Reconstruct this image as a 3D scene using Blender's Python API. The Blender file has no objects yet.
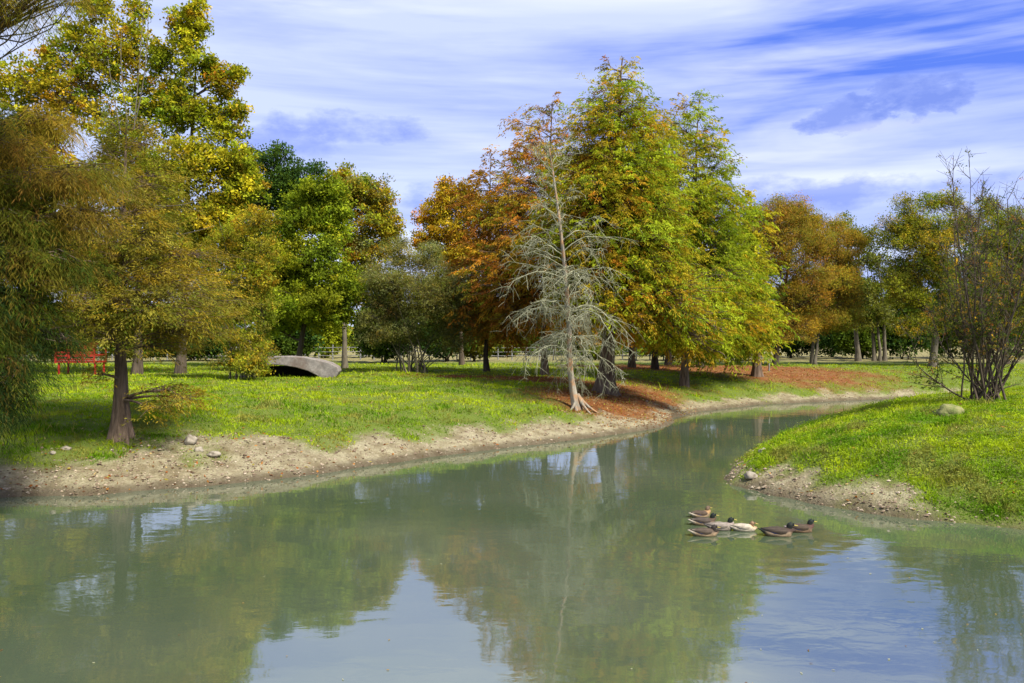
import bpy, math
import numpy as np
from mathutils import Vector, noise as mnoise

R = math.radians
scene = bpy.context.scene
C = scene.collection
F = 796.4          # focal length in picture widths of 1024
CAMZ = 2.9
HOR = 342.0

# ------------------------------------------------------------------ camera
cam_data = bpy.data.cameras.new('camera')
cam_data.lens = 28.0
cam_data.sensor_width = 36.0
cam_data.clip_start = 0.1
cam_data.clip_end = 3000
cam = bpy.data.objects.new('camera', cam_data)
cam.location = (0, 0, CAMZ)
cam.rotation_euler = (R(90), 0, 0)
C.objects.link(cam)
scene.camera = cam

# ------------------------------------------------------------------ light
SUN_EL, SUN_AZ = R(50), R(132)     # azimuth measured from +Y (view direction) clockwise; behind and right
sd = bpy.data.lights.new('sun', 'SUN')
sd.energy = 4.2
sd.angle = R(11.0)
sd.color = (1.0, 0.95, 0.86)
sun = bpy.data.objects.new('sun', sd)
dirv = Vector((math.sin(SUN_AZ) * math.cos(SUN_EL), math.cos(SUN_AZ) * math.cos(SUN_EL), math.sin(SUN_EL)))
sun.rotation_euler = dirv.to_track_quat('Z', 'Y').to_euler()
sun.location = dirv * 50
C.objects.link(sun)

scene.view_settings.view_transform = 'Standard'
scene.view_settings.look = 'None'
scene.view_settings.exposure = 1.12
scene.view_settings.gamma = 1.0
scene.view_settings.use_curve_mapping = False
scene.cycles.max_bounces = 6
scene.cycles.diffuse_bounces = 3
scene.cycles.glossy_bounces = 2
scene.cycles.transmission_bounces = 3
scene.cycles.caustics_reflective = False
scene.cycles.use_adaptive_sampling = True


class NT:
    """small helper to write node trees"""
    def __init__(s, tree):
        s.t = tree
        s.n = tree.nodes
        s.l = tree.links

    def new(s, typ, **kw):
        nd = s.n.new(typ)
        ins = kw.pop('ins', {})
        for k, v in kw.items():
            setattr(nd, k, v)
        for k, v in ins.items():
            s.put(nd.inputs[k], v)
        return nd

    def put(s, sock, v):
        if isinstance(v, bpy.types.NodeSocket):
            s.l.new(v, sock)
        elif isinstance(v, bpy.types.Node):
            s.l.new(v.outputs[0], sock)
        else:
            sock.default_value = v

    def math(s, op, a, b=0.0, clamp=False):
        nd = s.new('ShaderNodeMath', operation=op, use_clamp=clamp)
        s.put(nd.inputs[0], a)
        s.put(nd.inputs[1], b)
        return nd.outputs[0]

    def mix(s, f, a, b, blend='MIX'):
        nd = s.new('ShaderNodeMix', data_type='RGBA', blend_type=blend)
        s.put(nd.inputs[0], f)
        s.put(nd.inputs[6], a)
        s.put(nd.inputs[7], b)
        return nd.outputs[2]

    def ramp(s, f, stops, interp='LINEAR'):
        nd = s.new('ShaderNodeValToRGB')
        cr = nd.color_ramp
        cr.interpolation = interp
        while len(cr.elements) < len(stops):
            cr.elements.new(0.5)
        for e, (p, c) in zip(cr.elements, stops):
            e.position = p
            e.color = (c[0], c[1], c[2], 1) if isinstance(c, tuple) else (c, c, c, 1)
        s.put(nd.inputs[0], f)
        return nd.outputs[0]

    def noise(s, vec, scale, detail=4, rough=0.55, dist=0.0):
        nd = s.new('ShaderNodeTexNoise')
        nd.inputs['Scale'].default_value = scale
        nd.inputs['Detail'].default_value = detail
        nd.inputs['Roughness'].default_value = rough
        nd.inputs['Distortion'].default_value = dist
        if vec is not None:
            s.l.new(vec, nd.inputs['Vector'])
        return nd.outputs[0]


# ------------------------------------------------------------------ sky
world = bpy.data.worlds.new('World')
scene.world = world
world.use_nodes = True
w = NT(world.node_tree)
w.n.clear()
tc = w.new('ShaderNodeTexCoord').outputs['Generated']
nis = w.new('ShaderNodeTexSky', sky_type='NISHITA', sun_disc=False, sun_elevation=SUN_EL,
            sun_rotation=SUN_AZ, air_density=1.0, dust_density=0.6, ozone_density=3.0)
skyc = w.mix(1.0, nis.outputs[0], (0.125, 0.115, 0.16, 1), 'MULTIPLY')
mp = w.new('ShaderNodeMapping', vector_type='POINT')
mp.inputs['Rotation'].default_value = (0, R(9), 0)
mp.inputs['Scale'].default_value = (1.0, 1.0, 6.5)
w.put(mp.inputs['Vector'], tc)
n1 = w.noise(mp.outputs[0], 1.55, 7, 0.52, 0.55)
mp2 = w.new('ShaderNodeMapping', vector_type='POINT')
mp2.inputs['Rotation'].default_value = (0, R(6), 0)
mp2.inputs['Location'].default_value = (3.1, 1.4, 0.2)
mp2.inputs['Scale'].default_value = (1.0, 1.0, 16)
w.put(mp2.inputs['Vector'], tc)
n2 = w.noise(mp2.outputs[0], 1.3, 6, 0.6, 0.3)
sepd = w.new('ShaderNodeSeparateXYZ')
w.put(sepd.inputs[0], tc)
# cloud cover is thinner towards the right of the view and high up there
bias = w.math('ADD', w.math('MULTIPLY', sepd.outputs[0], -0.13), 0.025)
cov = w.math('ADD', w.math('ADD', w.math('MULTIPLY', n1, 0.62), w.math('MULTIPLY', n2, 0.38)), bias)
cmask = w.ramp(cov, [(0.37, 0.0), (0.45, 0.50), (0.58, 1.0)])
veil = w.mix(cmask, (0.08, 0.185, 0.80, 1), (0.64, 0.72, 0.97, 1))
thin = w.mix(0.80, skyc, veil)
# pale bright streaks
br = w.ramp(w.noise(mp.outputs[0], 2.4, 6, 0.5, 0.5), [(0.5, 0.0), (0.66, 1.0)])
thin = w.mix(w.math('MULTIPLY', br, 0.45), thin, (0.88, 0.92, 1.0, 1))
# one blue grey cumulus low in the sky, and a fainter one further left


def cloudlet(col, az_x, el_z, sx, sz, strength, colour, sc=9.0, rag=4.2):
    vx = w.math('DIVIDE', w.math('SUBTRACT', sepd.outputs[0], az_x), sx)
    vz = w.math('DIVIDE', w.math('SUBTRACT', sepd.outputs[2], el_z), sz)
    r2 = w.math('ADD', w.math('MULTIPLY', vx, vx), w.math('MULTIPLY', vz, vz))
    front = w.math('GREATER_THAN', sepd.outputs[1], 0.0)
    mp3 = w.new('ShaderNodeMapping')
    mp3.inputs['Scale'].default_value = (1, 1, 2.0)
    w.put(mp3.inputs['Vector'], tc)
    nn = w.noise(mp3.outputs[0], sc, 6, 0.62)
    v = w.math('SUBTRACT', w.math('ADD', 1.0, w.math('MULTIPLY', w.math('SUBTRACT', nn, 0.5), rag)), r2)
    m = w.ramp(v, [(0.05, 0.0), (0.5, 0.5), (1.15, 1.0)] if rag < 5 else [(0.10, 0.0), (0.42, 0.55), (1.0, 1.0)])
    m = w.math('MULTIPLY', w.math('MULTIPLY', m, front), strength)
    return w.mix(m, col, colour)


for ax_, ez_, sx_, sz_, st_, rg_, cc_ in [(0.38, 0.252, 0.058, 0.018, 0.9, 5.5, (0.21, 0.30, 0.76, 1)), (0.43, 0.262, 0.046, 0.026, 0.95, 5.5, (0.18, 0.27, 0.74, 1)), (0.41, 0.238, 0.06, 0.008, 0.6, 3.5, (0.50, 0.56, 0.90, 1)),
                                     (-0.20, 0.255, 0.10, 0.020, 0.7, 4.0, (0.20, 0.29, 0.82, 1)), (-0.27, 0.235, 0.07, 0.022, 0.6, 4.0, (0.22, 0.31, 0.82, 1)), (0.30, 0.17, 0.22, 0.024, 0.7, 3.5, (0.20, 0.29, 0.86, 1)), (-0.10, 0.175, 0.05, 0.022, 0.6, 4.0, (0.20, 0.31, 0.84, 1))]:
    thin = cloudlet(thin, ax_, ez_, sx_, sz_, st_, cc_, 15, rg_)
bg = w.new('ShaderNodeBackground')
w.put(bg.inputs[0], thin)
bg.inputs[1].default_value = 0.57
wo = w.new('ShaderNodeOutputWorld')
w.put(wo.inputs[0], bg.outputs[0])

# ------------------------------------------------------------------ mesh helpers
rng = np.random.default_rng(7)


def mesh_np(name, V, Fc, mat=None, col=None, smooth=False, attrs=None):
    """V (n,3); Fc list of int arrays (m,k). One mesh."""
    V = np.asarray(V, dtype=np.float32)
    me = bpy.data.meshes.new(name)
    me.vertices.add(len(V))
    me.vertices.foreach_set('co', V.ravel())
    if isinstance(Fc, np.ndarray):
        Fc = [Fc]
    loops = np.concatenate([f.ravel() for f in Fc]).astype(np.int32)
    sizes = np.concatenate([np.full(len(f), f.shape[1], dtype=np.int32) for f in Fc])
    starts = np.concatenate([[0], np.cumsum(sizes)[:-1]]).astype(np.int32)
    me.loops.add(len(loops))
    me.loops.foreach_set('vertex_index', loops)
    me.polygons.add(len(sizes))
    me.polygons.foreach_set('loop_start', starts)
    me.polygons.foreach_set('loop_total', sizes)
    me.polygons.foreach_set('use_smooth', np.full(len(sizes), smooth, dtype=bool))
    me.update(calc_edges=True)
    if col is not None:
        a = me.color_attributes.new('Col', 'FLOAT_COLOR', 'POINT')
        c4 = np.ones((len(V), 4), dtype=np.float32)
        c4[:, :3] = col
        a.data.foreach_set('color', c4.ravel())
    for k, v in (attrs or {}).items():
        a = me.attributes.new(k, 'FLOAT', 'POINT')
        a.data.foreach_set('value', np.asarray(v, dtype=np.float32))
    if mat:
        me.materials.append(mat)
    return me


def link(name, me, parent=None, loc=None):
    o = bpy.data.objects.new(name, me)
    C.objects.link(o)
    if parent is not None:
        o.parent = parent
    if loc is not None:
        o.location = loc
    return o


def tag(o, label=None, cat=None, group=None, kind=None):
    if label:
        o['label'] = label
    if cat:
        o['category'] = cat
    if group:
        o['group'] = group
    if kind:
        o['kind'] = kind
    return o


def empty(name, loc, label, cat, group=None):
    o = bpy.data.objects.new(name, None)
    o.empty_display_size = 0.3
    o.location = loc
    C.objects.link(o)
    return tag(o, label, cat, group)


def copy_tree(o, parent=None):
    c = o.copy()
    C.objects.link(c)
    c.parent = parent
    for ch in list(o.children):
        copy_tree(ch, c)
    return c


def nrm(a):
    return a / np.maximum(np.linalg.norm(a, axis=-1, keepdims=True), 1e-9)


def tubes(P, Rd, sides=5, flute=0.0, nf=7, cap=True):
    """P (B,n,3), Rd (B,n) -> V, quads"""
    P = np.asarray(P, float)
    Rd = np.asarray(Rd, float)
    B, n, _ = P.shape
    T = np.empty_like(P)
    T[:, 1:-1] = P[:, 2:] - P[:, :-2]
    T[:, 0] = P[:, 1] - P[:, 0]
    T[:, -1] = P[:, -1] - P[:, -2]
    T = nrm(T)
    main = nrm(P[:, -1] - P[:, 0])
    ref = np.where(np.abs(main[:, 2:3]) > 0.8, np.array([[1.0, 0.13, 0]]), np.array([[0.05, 0.1, 1.0]]))
    U = nrm(np.cross(T, ref[:, None, :]))
    W = np.cross(T, U)
    a = np.linspace(0, 2 * math.pi, sides, endpoint=False)
    rad = Rd[:, :, None] * np.ones(sides)
    if flute > 0:
        k = np.linspace(1, 0, n) ** 2
        rad = rad * (1 + flute * k[None, :, None] * np.cos(a * nf + 1.0) * (0.7 + 0.3 * np.cos(a * 3)))
        rad = rad * (1 + 0.05 * np.sin(a * 5 + 9 * np.linspace(0, 1, n)[None, :, None]))
    V = P[:, :, None, :] + rad[..., None] * (np.cos(a)[None, None, :, None] * U[:, :, None, :] + np.sin(a)[None, None, :, None] * W[:, :, None, :])
    idx = np.arange(B * n * sides).reshape(B, n, sides)
    nx = np.roll(idx, -1, axis=2)
    q = np.stack([idx[:, :-1], nx[:, :-1], nx[:, 1:], idx[:, 1:]], axis=-1).reshape(-1, 4)
    return V.reshape(-1, 3), q


class Acc:
    """accumulates vertices and faces of one mesh"""
    def __init__(s):
        s.V, s.F, s.C, s.n = [], [], [], 0

    def add(s, V, Fq, col=None):
        V = np.asarray(V, float).reshape(-1, 3)
        s.V.append(V)
        for f in (Fq if isinstance(Fq, list) else [Fq]):
            s.F.append(np.asarray(f) + s.n)
        if col is not None:
            col = np.asarray(col, float)
            s.C.append(np.broadcast_to(col, (len(V), 3)))
        s.n += len(V)

    def build(s, name, mat, parent=None, smooth=False, loc=None):
        col = np.concatenate(s.C) if s.C else None
        me = mesh_np(name, np.concatenate(s.V), s.F, mat, col, smooth)
        return link(name, me, parent, loc)


def bez(a, b, c, n):
    t = np.linspace(0, 1, n)[None, :, None]
    a, b, c = (np.atleast_2d(v)[:, None, :] for v in (a, b, c))
    return (1 - t) ** 2 * a + 2 * t * (1 - t) * b + t * t * c


def box(ac, lo, hi, col=None):
    x0, y0, z0 = lo
    x1, y1, z1 = hi
    V = [(x0, y0, z0), (x1, y0, z0), (x1, y1, z0), (x0, y1, z0), (x0, y0, z1), (x1, y0, z1), (x1, y1, z1), (x0, y1, z1)]
    Fq = np.array([(0, 3, 2, 1), (4, 5, 6, 7), (0, 1, 5, 4), (1, 2, 6, 5), (2, 3, 7, 6), (3, 0, 4, 7)])
    ac.add(V, Fq, col)


def sinnoise(x, y, sc, seed=0):
    """cheap smooth 2-D noise in about -1..1"""
    r = np.random.default_rng(seed)
    out = np.zeros_like(x, dtype=float)
    amp, tot, f = 1.0, 0.0, 1.0 / sc
    for o in range(4):
        for k in range(3):
            th, ph = r.uniform(0, math.pi * 2), r.uniform(0, 10)
            out += amp * np.sin(f * 2 * math.pi * (x * math.cos(th) + y * math.sin(th)) + ph + 1.3 * np.sin(f * 3.1 * (y * math.cos(th) - x * math.sin(th)) + ph * 2)) / 1.7
        tot += amp
        amp *= 0.55
        f *= 2.1
    return out / tot


# ------------------------------------------------------------------ terrain
SH_LEFT = [(-70, 6), (-40, 10), (-20, 13.4), (-13, 14.3), (-9.5, 14.8), (-8.0, 15.0), (-6.2, 15.9), (-4.6, 17.0), (-2.7, 19.2), (-1.5, 20.4), (-.3, 21.6), (1.2, 22.9),
           (2.6, 24.1), (4.2, 25.8), (5.3, 27.2), (5.75, 28.6), (6.2, 30.2), (7.8, 33.0), (11.4, 36.6), (17.9, 39.8), (23, 41), (40, 42), (70, 45)]
SH_MOUND = [(70, 40), (40, 37.5), (25, 35.5), (17, 33), (12.0, 29.5), (8.6, 25.0), (6.6, 21.5), (5.2, 18.8), (4.6, 17.2), (4.4, 16.2), (4.75, 15.1), (5.3, 14.3), (5.9, 13.6),
            (7.0, 12.8), (7.9, 12.3), (10, 11.5), (16, 10), (30, 8), (70, 6)]
SH_NEAR = [(70, 0), (30, 1), (10, 2.5), (0, 3.3), (-10, 2.6), (-30, 0), (-70, -4)]
WATER = np.array(SH_LEFT + SH_MOUND + SH_NEAR, float)


def segdist(px, py, pts):
    best = np.full(px.shape, 1e9)
    pts = np.asarray(pts, float)
    for a, b in zip(pts[:-1], pts[1:]):
        d = b - a
        t = np.clip(((px - a[0]) * d[0] + (py - a[1]) * d[1]) / (d @ d), 0, 1)
        best = np.minimum(best, np.hypot(px - a[0] - t * d[0], py - a[1] - t * d[1]))
    return best


def inside(px, py, poly):
    c = np.zeros(px.shape, bool)
    n = len(poly)
    for i in range(n):
        x0, y0 = poly[i]
        x1, y1 = poly[(i + 1) % n]
        if y0 == y1:
            continue
        k = ((y0 > py) != (y1 > py)) & (px < (x1 - x0) * (py - y0) / (y1 - y0) + x0)
        c ^= k
    return c


def terrain(x, y, full=False):
    x = np.asarray(x, float)
    y = np.asarray(y, float)
    wx = x + 0.12 * sinnoise(x, y, 2.6, 3)
    wy = y + 0.12 * sinnoise(x, y, 2.2, 4)
    dl, dm, dn = segdist(wx, wy, SH_LEFT), segdist(wx, wy, SH_MOUND), segdist(wx, wy, SH_NEAR)
    ins = inside(wx, wy, WATER)
    d = np.minimum(np.minimum(dl, dm), dn)
    which = np.where(dl <= np.minimum(dm, dn), 0, np.where(dm <= dn, 1, 2))
    H = np.choose(which, [1.38, 1.34, 1.3])
    s = np.choose(which, [3.1, 2.3, 1.4])
    # dirt slope at the front of the left bank is flatter
    z = H * (1 - np.exp(-d / s)) * (1 - 0.35 * np.exp(-d / 1.2))
    z = z + 0.05 * np.clip(d / 0.12, 0, 1)
    z = z + np.clip(d - 0.3, 0, 1) * (0.05 * sinnoise(x, y, 4.0, 5) + 0.045 * sinnoise(x, y, 1.3, 8)) + np.clip(d, 0, 0.4) * 0.06 * sinnoise(x, y, 0.7, 6)
    far = np.clip((y - 60) / 200, 0, 1)
    z = z + 0.25 * far
    bed = -0.75 * (1 - np.exp(-d / 1.3))
    z = np.where(ins, bed, z)
    if not full:
        return z
    return z, np.where(ins, -d, d), which


def gz(x, y):
    return float(terrain(np.array([x]), np.array([y]))[0])


def ground_at(px, D):
    X = (px - 512) * D / F
    return X, D, gz(X, D)


def solve(px, py, d0=10.0, d1=60.0):
    """distance at which the sight line through (px, py) meets the ground beyond the water"""
    Ds = np.linspace(d0, d1, 4000)
    zr = CAMZ - (py - HOR) * Ds / F
    zg = terrain((px - 512) * Ds / F, Ds)
    k = np.nonzero((zr <= zg) & (zg > 0.02))[0]
    return float(Ds[k[0]]) if len(k) else d1


def P(px, py, D):
    return np.array([(px - 512) * D / F, D, CAMZ - (py - HOR) * D / F])


def masks(x, y):
    z, d, which = terrain(x, y, True)
    n = sinnoise(x, y, 3.0, 11)
    nf = sinnoise(x, y, 0.9, 12)
    wdt = np.where(which == 0, np.where(y < 27, 1.35, 0.9), np.where(which == 1, 0.13, 0.6))
    wdt = wdt + np.where(which == 0, 0.55, 0.10) * n + 0.16 * nf
    # bare patches on the mound front and its tip
    wdt = wdt + np.where(which == 1, 1.15 * np.exp(-((x - 5.3) / 0.75) ** 2 - ((y - 15.3) / 1.0) ** 2) * (0.9 + 0.7 * nf)
                         + 0.9 * np.exp(-((x - 6.6) / 0.7) ** 2 - ((y - 14.0) / 0.8) ** 2) + 0.5 * np.exp(-((x - 4.7) / 0.5) ** 2 - ((y - 17.3) / 1.0) ** 2), 0)
    # worn earth round the left bank tree
    wdt = wdt + 1.2 * np.exp(-((x + 7.6) / 2.4) ** 2 - ((y - 18.2) / 1.2) ** 2) * (which == 0)
    mud = 1 / (1 + np.exp((d - wdt) / 0.13))
    def blob(cx, cy, rx, ry):
        return np.exp(-(((x - cx) / rx) ** 2 + ((y - cy) / ry) ** 2) ** 1.5)
    lit = blob(3.4, 28.8, 2.7, 3.2) + blob(5.6, 32.0, 2.0, 3.0) + blob(0.6, 34.5, 5.0, 1.6) + blob(14.0, 44.5, 6.5, 4.2) + blob(9.5, 47, 6.5, 3.0) + 0.5 * blob(7, 37.5, 3, 2)
    lit = lit * (1 - 0.95 * blob(8.6, 39.5, 3.0, 3.3))
    lit = np.clip(lit * 1.5 + 0.35 * n * (lit > 0.05) + 0.2 * nf * (lit > 0.1) - 0.1, 0, 1)
    straw = np.clip((y - 54 + 3 * n) / 6, 0, 1)
    return z, d, which, mud, lit, straw


def axis(fine, step, outer, k=1.12):
    a = list(np.arange(fine[0], fine[1] + 1e-6, step))
    s = step
    while a[-1] < outer[1]:
        s *= k
        a.append(a[-1] + s)
    s = step
    b = []
    v = fine[0]
    while v > outer[0]:
        s *= k
        v -= s
        b.append(v)
    return np.array(b[::-1] + a)


gx = axis((-22, 26), 0.16, (-900, 900))
gy = axis((1, 48), 0.16, (-300, 1500))
GX, GY = np.meshgrid(gx, gy)
gxf, gyf = GX.ravel(), GY.ravel()
gzf, gd, gw, gmud, glit, gstraw = masks(gxf, gyf)
ny, nx_ = GX.shape
ii = np.arange(nx_ * ny).reshape(ny, nx_)
gq = np.stack([ii[:-1, :-1], ii[:-1, 1:], ii[1:, 1:], ii[1:, :-1]], axis=-1).reshape(-1, 4)

mg = bpy.data.materials.new('ground_soil_and_turf')
mg.use_nodes = True
m = NT(mg.node_tree)
m.n.clear()
pos = m.new('ShaderNodeNewGeometry').outputs['Position']
at = lambda nm: m.new('ShaderNodeAttribute', attribute_name=nm).outputs['Fac']
nfine = m.noise(pos, 22, 5, 0.7)
nmid = m.noise(pos, 2.3, 5, 0.6)
nbig = m.noise(pos, 0.45, 3, 0.5)
mudc = m.mix(m.ramp(nfine, [(0.3, 0.0), (0.7, 1.0)]), (0.26, 0.21, 0.115, 1), (0.50, 0.45, 0.28, 1))
mudc = m.mix(m.ramp(nmid, [(0.42, 0.0), (0.60, 0.75)]), mudc, (0.20, 0.155, 0.08, 1))
mudc = m.mix(m.ramp(m.noise(pos, 5.5, 5, 0.7), [(0.5, 0.0), (0.66, 0.45)]), mudc, (0.13, 0.085, 0.045, 1))
wet = m.ramp(at('shore'), [(0.0, 1.0), (0.14, 0.75), (0.35, 0.0)])
mudc = m.mix(m.math('MULTIPLY', wet, 0.8), mudc, (0.075, 0.052, 0.032, 1))
grc = m.mix(nmid, (0.085, 0.15, 0.012, 1), (0.15, 0.22, 0.02, 1))
grc = m.mix(m.ramp(nfine, [(0.35, 0.0), (0.75, 0.6)]), grc, (0.20, 0.17, 0.06, 1))
litc = m.mix(m.ramp(nfine, [(0.3, 0.0), (0.7, 1.0)]), (0.11, 0.035, 0.012, 1), (0.30, 0.115, 0.035, 1))
litc = m.mix(m.ramp(nmid, [(0.45, 0.0), (0.7, 0.6)]), litc, (0.27, 0.19, 0.07, 1))
strc = m.mix(nmid, (0.20, 0.18, 0.06, 1), (0.27, 0.23, 0.10, 1))
col = m.mix(at('straw'), grc, strc)
col = m.mix(at('litter'), col, litc)
edge = m.math('ADD', at('mud'), m.math('MULTIPLY', m.math('SUBTRACT', nfine, 0.5), 0.7), True)
col = m.mix(m.math('MULTIPLY', edge, at('mud'), True), col, mudc)
bs = m.new('ShaderNodeBsdfPrincipled')
m.put(bs.inputs['Base Color'], col)
m.put(bs.inputs['Roughness'], 0.95)
bs.inputs['Specular IOR Level'].default_value = 0.15
bmp = m.new('ShaderNodeBump')
bmp.inputs['Strength'].default_value = 0.9
bmp.inputs['Distance'].default_value = 0.11
m.put(bmp.inputs['Height'], m.math('ADD', nfine, m.noise(pos, 6, 4, 0.6)))
m.put(bs.inputs['Normal'], bmp.outputs[0])
m.put(m.new('ShaderNodeOutputMaterial').inputs[0], bs.outputs[0])

gme = mesh_np('ground', np.stack([gxf, gyf, gzf], 1), gq, mg, None, True,
              {'mud': gmud, 'litter': glit, 'straw': gstraw, 'shore': np.clip(gd, 0, 1)})
tag(link('ground', gme), 'rolling grassy park ground with muddy pond edges', None, None, 'structure')

# ------------------------------------------------------------------ water
mw = bpy.data.materials.new('murky_pond_water')
mw.use_nodes = True
m = NT(mw.node_tree)
m.n.clear()
pos = m.new('ShaderNodeNewGeometry').outputs['Position']
mpw = m.new('ShaderNodeMapping')
mpw.inputs['Scale'].default_value = (0.55, 1.0, 1.0)
mpw.inputs['Rotation'].default_value = (0, 0, R(12))
m.put(mpw.inputs['Vector'], pos)
rip = m.noise(mpw.outputs[0], 4.2, 3, 0.5, 0.4)
swell = m.noise(mpw.outputs[0], 1.1, 2, 0.5, 0.3)
calm = m.ramp(m.noise(pos, 0.28, 3, 0.5), [(0.40, 0.25), (0.62, 1.0)])
hgt = m.math('MULTIPLY', m.math('ADD', m.math('MULTIPLY', rip, 0.5), swell), calm)
# rings spreading from the swimming ducks
vd = m.new('ShaderNodeVectorMath', operation='DISTANCE')
m.put(vd.inputs[0], pos)
vd.inputs[1].default_value = (3.7, 12.3, 0)
dist = vd.outputs['Value']
ring = m.math('SINE', m.math('ADD', m.math('MULTIPLY', dist, 15.0), m.math('MULTIPLY', swell, 5.0)))
fall = m.ramp(m.math('DIVIDE', dist, 7.0), [(0.0, 1.0), (0.45, 0.45), (1.0, 0.0)])
hgt = m.math('ADD', hgt, m.math('MULTIPLY', m.math('MULTIPLY', ring, fall), 0.09))
bmp = m.new('ShaderNodeBump')
bmp.inputs['Strength'].default_value = 1.0
bmp.inputs['Distance'].default_value = 0.006
m.put(bmp.inputs['Height'], hgt)
wc = m.mix(m.ramp(m.noise(pos, 0.16, 3, 0.5), [(0.35, 0.0), (0.65, 1.0)]), (0.050, 0.073, 0.034, 1), (0.080, 0.097, 0.061, 1))
bs = m.new('ShaderNodeBsdfPrincipled')
m.put(bs.inputs['Base Color'], wc)
bs.inputs['Roughness'].default_value = 0.035
bs.inputs['IOR'].default_value = 3.8
m.put(bs.inputs['Normal'], bmp.outputs[0])
m.put(m.new('ShaderNodeOutputMaterial').inputs[0], bs.outputs[0])
wv = []
wme = mesh_np('pond_water', [(-75, -6, 0), (75, -6, 0), (75, 47, 0), (-75, 47, 0)], np.array([(0, 1, 2, 3)]), mw)
tag(link('pond_water', wme), 'calm murky green pond water', None, None, 'structure')


# ------------------------------------------------------------------ materials
def leaf_mat(name, trans=0.35, gain=1.0, rough=0.6):
    ma = bpy.data.materials.new(name)
    ma.use_nodes = True
    m = NT(ma.node_tree)
    m.n.clear()
    c = m.new('ShaderNodeAttribute', attribute_name='Col').outputs['Color']
    di = m.new('ShaderNodeBsdfDiffuse')
    tr = m.new('ShaderNodeBsdfTranslucent')
    m.put(di.inputs[0], c)
    m.put(tr.inputs[0], m.mix(1.0, c, (1.5, 1.55, 0.8, 1), 'MULTIPLY'))
    mx = m.new('ShaderNodeMixShader')
    mx.inputs[0].default_value = trans
    m.put(mx.inputs[1], di.outputs[0])
    m.put(mx.inputs[2], tr.outputs[0])
    m.put(m.new('ShaderNodeOutputMaterial').inputs[0], mx.outputs[0])
    return ma


def rough_mat(name, c1, c2, scale=8, bump=0.02, stretch=(1, 1, 1), rough=0.9, attr=False, c3=None, obj=False):
    ma = bpy.data.materials.new(name)
    ma.use_nodes = True
    m = NT(ma.node_tree)
    m.n.clear()
    if obj:
        pos = m.new('ShaderNodeTexCoord').outputs['Object']
    else:
        pos = m.new('ShaderNodeNewGeometry').outputs['Position']
    mp = m.new('ShaderNodeMapping')
    mp.inputs['Scale'].default_value = stretch
    m.put(mp.inputs['Vector'], pos)
    n = m.noise(mp.outputs[0], scale, 6, 0.65, 0.3)
    col = m.mix(m.ramp(n, [(0.32, 0.0), (0.68, 1.0)]), (*c1, 1), (*c2, 1))
    if c3:
        n3 = m.noise(pos, scale * 0.3, 4, 0.6)
        col = m.mix(m.ramp(n3, [(0.45, 0.0), (0.6, 0.8)]), col, (*c3, 1))
    if attr:
        c = m.new('ShaderNodeAttribute', attribute_name='Col').outputs['Color']
        col = m.mix(1.0, c, m.mix(m.ramp(n, [(0.3, 0.0), (0.7, 1.0)]), (0.45, 0.42, 0.38, 1), (1.35, 1.3, 1.25, 1)), 'MULTIPLY')
    bs = m.new('ShaderNodeBsdfPrincipled')
    m.put(bs.inputs['Base Color'], col)
    bs.inputs['Roughness'].default_value = rough
    bs.inputs['Specular IOR Level'].default_value = 0.25
    bmp = m.new('ShaderNodeBump')
    bmp.inputs['Strength'].default_value = 0.8
    bmp.inputs['Distance'].default_value = bump
    m.put(bmp.inputs['Height'], n)
    m.put(bs.inputs['Normal'], bmp.outputs[0])
    m.put(m.new('ShaderNodeOutputMaterial').inputs[0], bs.outputs[0])
    return ma


M_LEAF = leaf_mat('foliage', 0.38)
M_GRASS = leaf_mat('grass_blades', 0.30)
M_BARK = rough_mat('grey_brown_bark', (0.03, 0.022, 0.014), (0.12, 0.09, 0.06), 9, 0.03, (1, 1, 0.18))
M_BARKP = rough_mat('pale_mottled_bark', (0.07, 0.058, 0.038), (0.17, 0.145, 0.10), 7, 0.02, (1, 1, 0.3))
M_TWIG = rough_mat('olive_brown_bark', (0.06, 0.05, 0.028), (0.17, 0.15, 0.085), 9, 0.02, (1, 1, 0.3))
M_CYP = rough_mat('fluted_red_brown_bark', (0.045, 0.03, 0.018), (0.24, 0.17, 0.115), 14, 0.03, (1, 1, 0.1))
M_DEAD = rough_mat('weathered_grey_wood', (0.17, 0.17, 0.095), (0.38, 0.375, 0.245), 12, 0.02, (1, 1, 0.15))
M_DEADT = rough_mat('split_dead_trunk_wood', (0.12, 0.10, 0.07), (0.36, 0.32, 0.24), 12, 0.03, (1, 1, 0.1), c3=(0.36, 0.19, 0.08))
M_ROCK = rough_mat('pale_limestone', (0.17, 0.14, 0.10), (0.36, 0.32, 0.24), 9, 0.03)
M_CONC = rough_mat('weathered_concrete', (0.13, 0.115, 0.10), (0.30, 0.27, 0.235), 5.0, 0.02, c3=(0.15, 0.11, 0.085))
M_DARK = rough_mat('hollow_shade_black', (0.012, 0.010, 0.008), (0.03, 0.025, 0.02), 5)  # shade under the slab painted as a near-black colour
M_RED = rough_mat('red_painted_boards', (0.24, 0.014, 0.009), (0.40, 0.032, 0.018), 5, 0.004, rough=0.5)
M_FENCE = rough_mat('grey_weathered_post', (0.12, 0.12, 0.11), (0.28, 0.28, 0.27), 6)
M_FEATH = rough_mat('feathers', (0, 0, 0), (1, 1, 1), 34, 0.004, (0.5, 1, 1), attr=True, rough=0.75, obj=True)
M_BILL = rough_mat('yellow_bill', (0.30, 0.24, 0.04), (0.42, 0.32, 0.06), 20, 0.001, rough=0.4, obj=True)
M_EYE = rough_mat('dark_eye', (0.01, 0.01, 0.01), (0.02, 0.02, 0.02), 20, 0.0, rough=0.2, obj=True)

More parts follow.
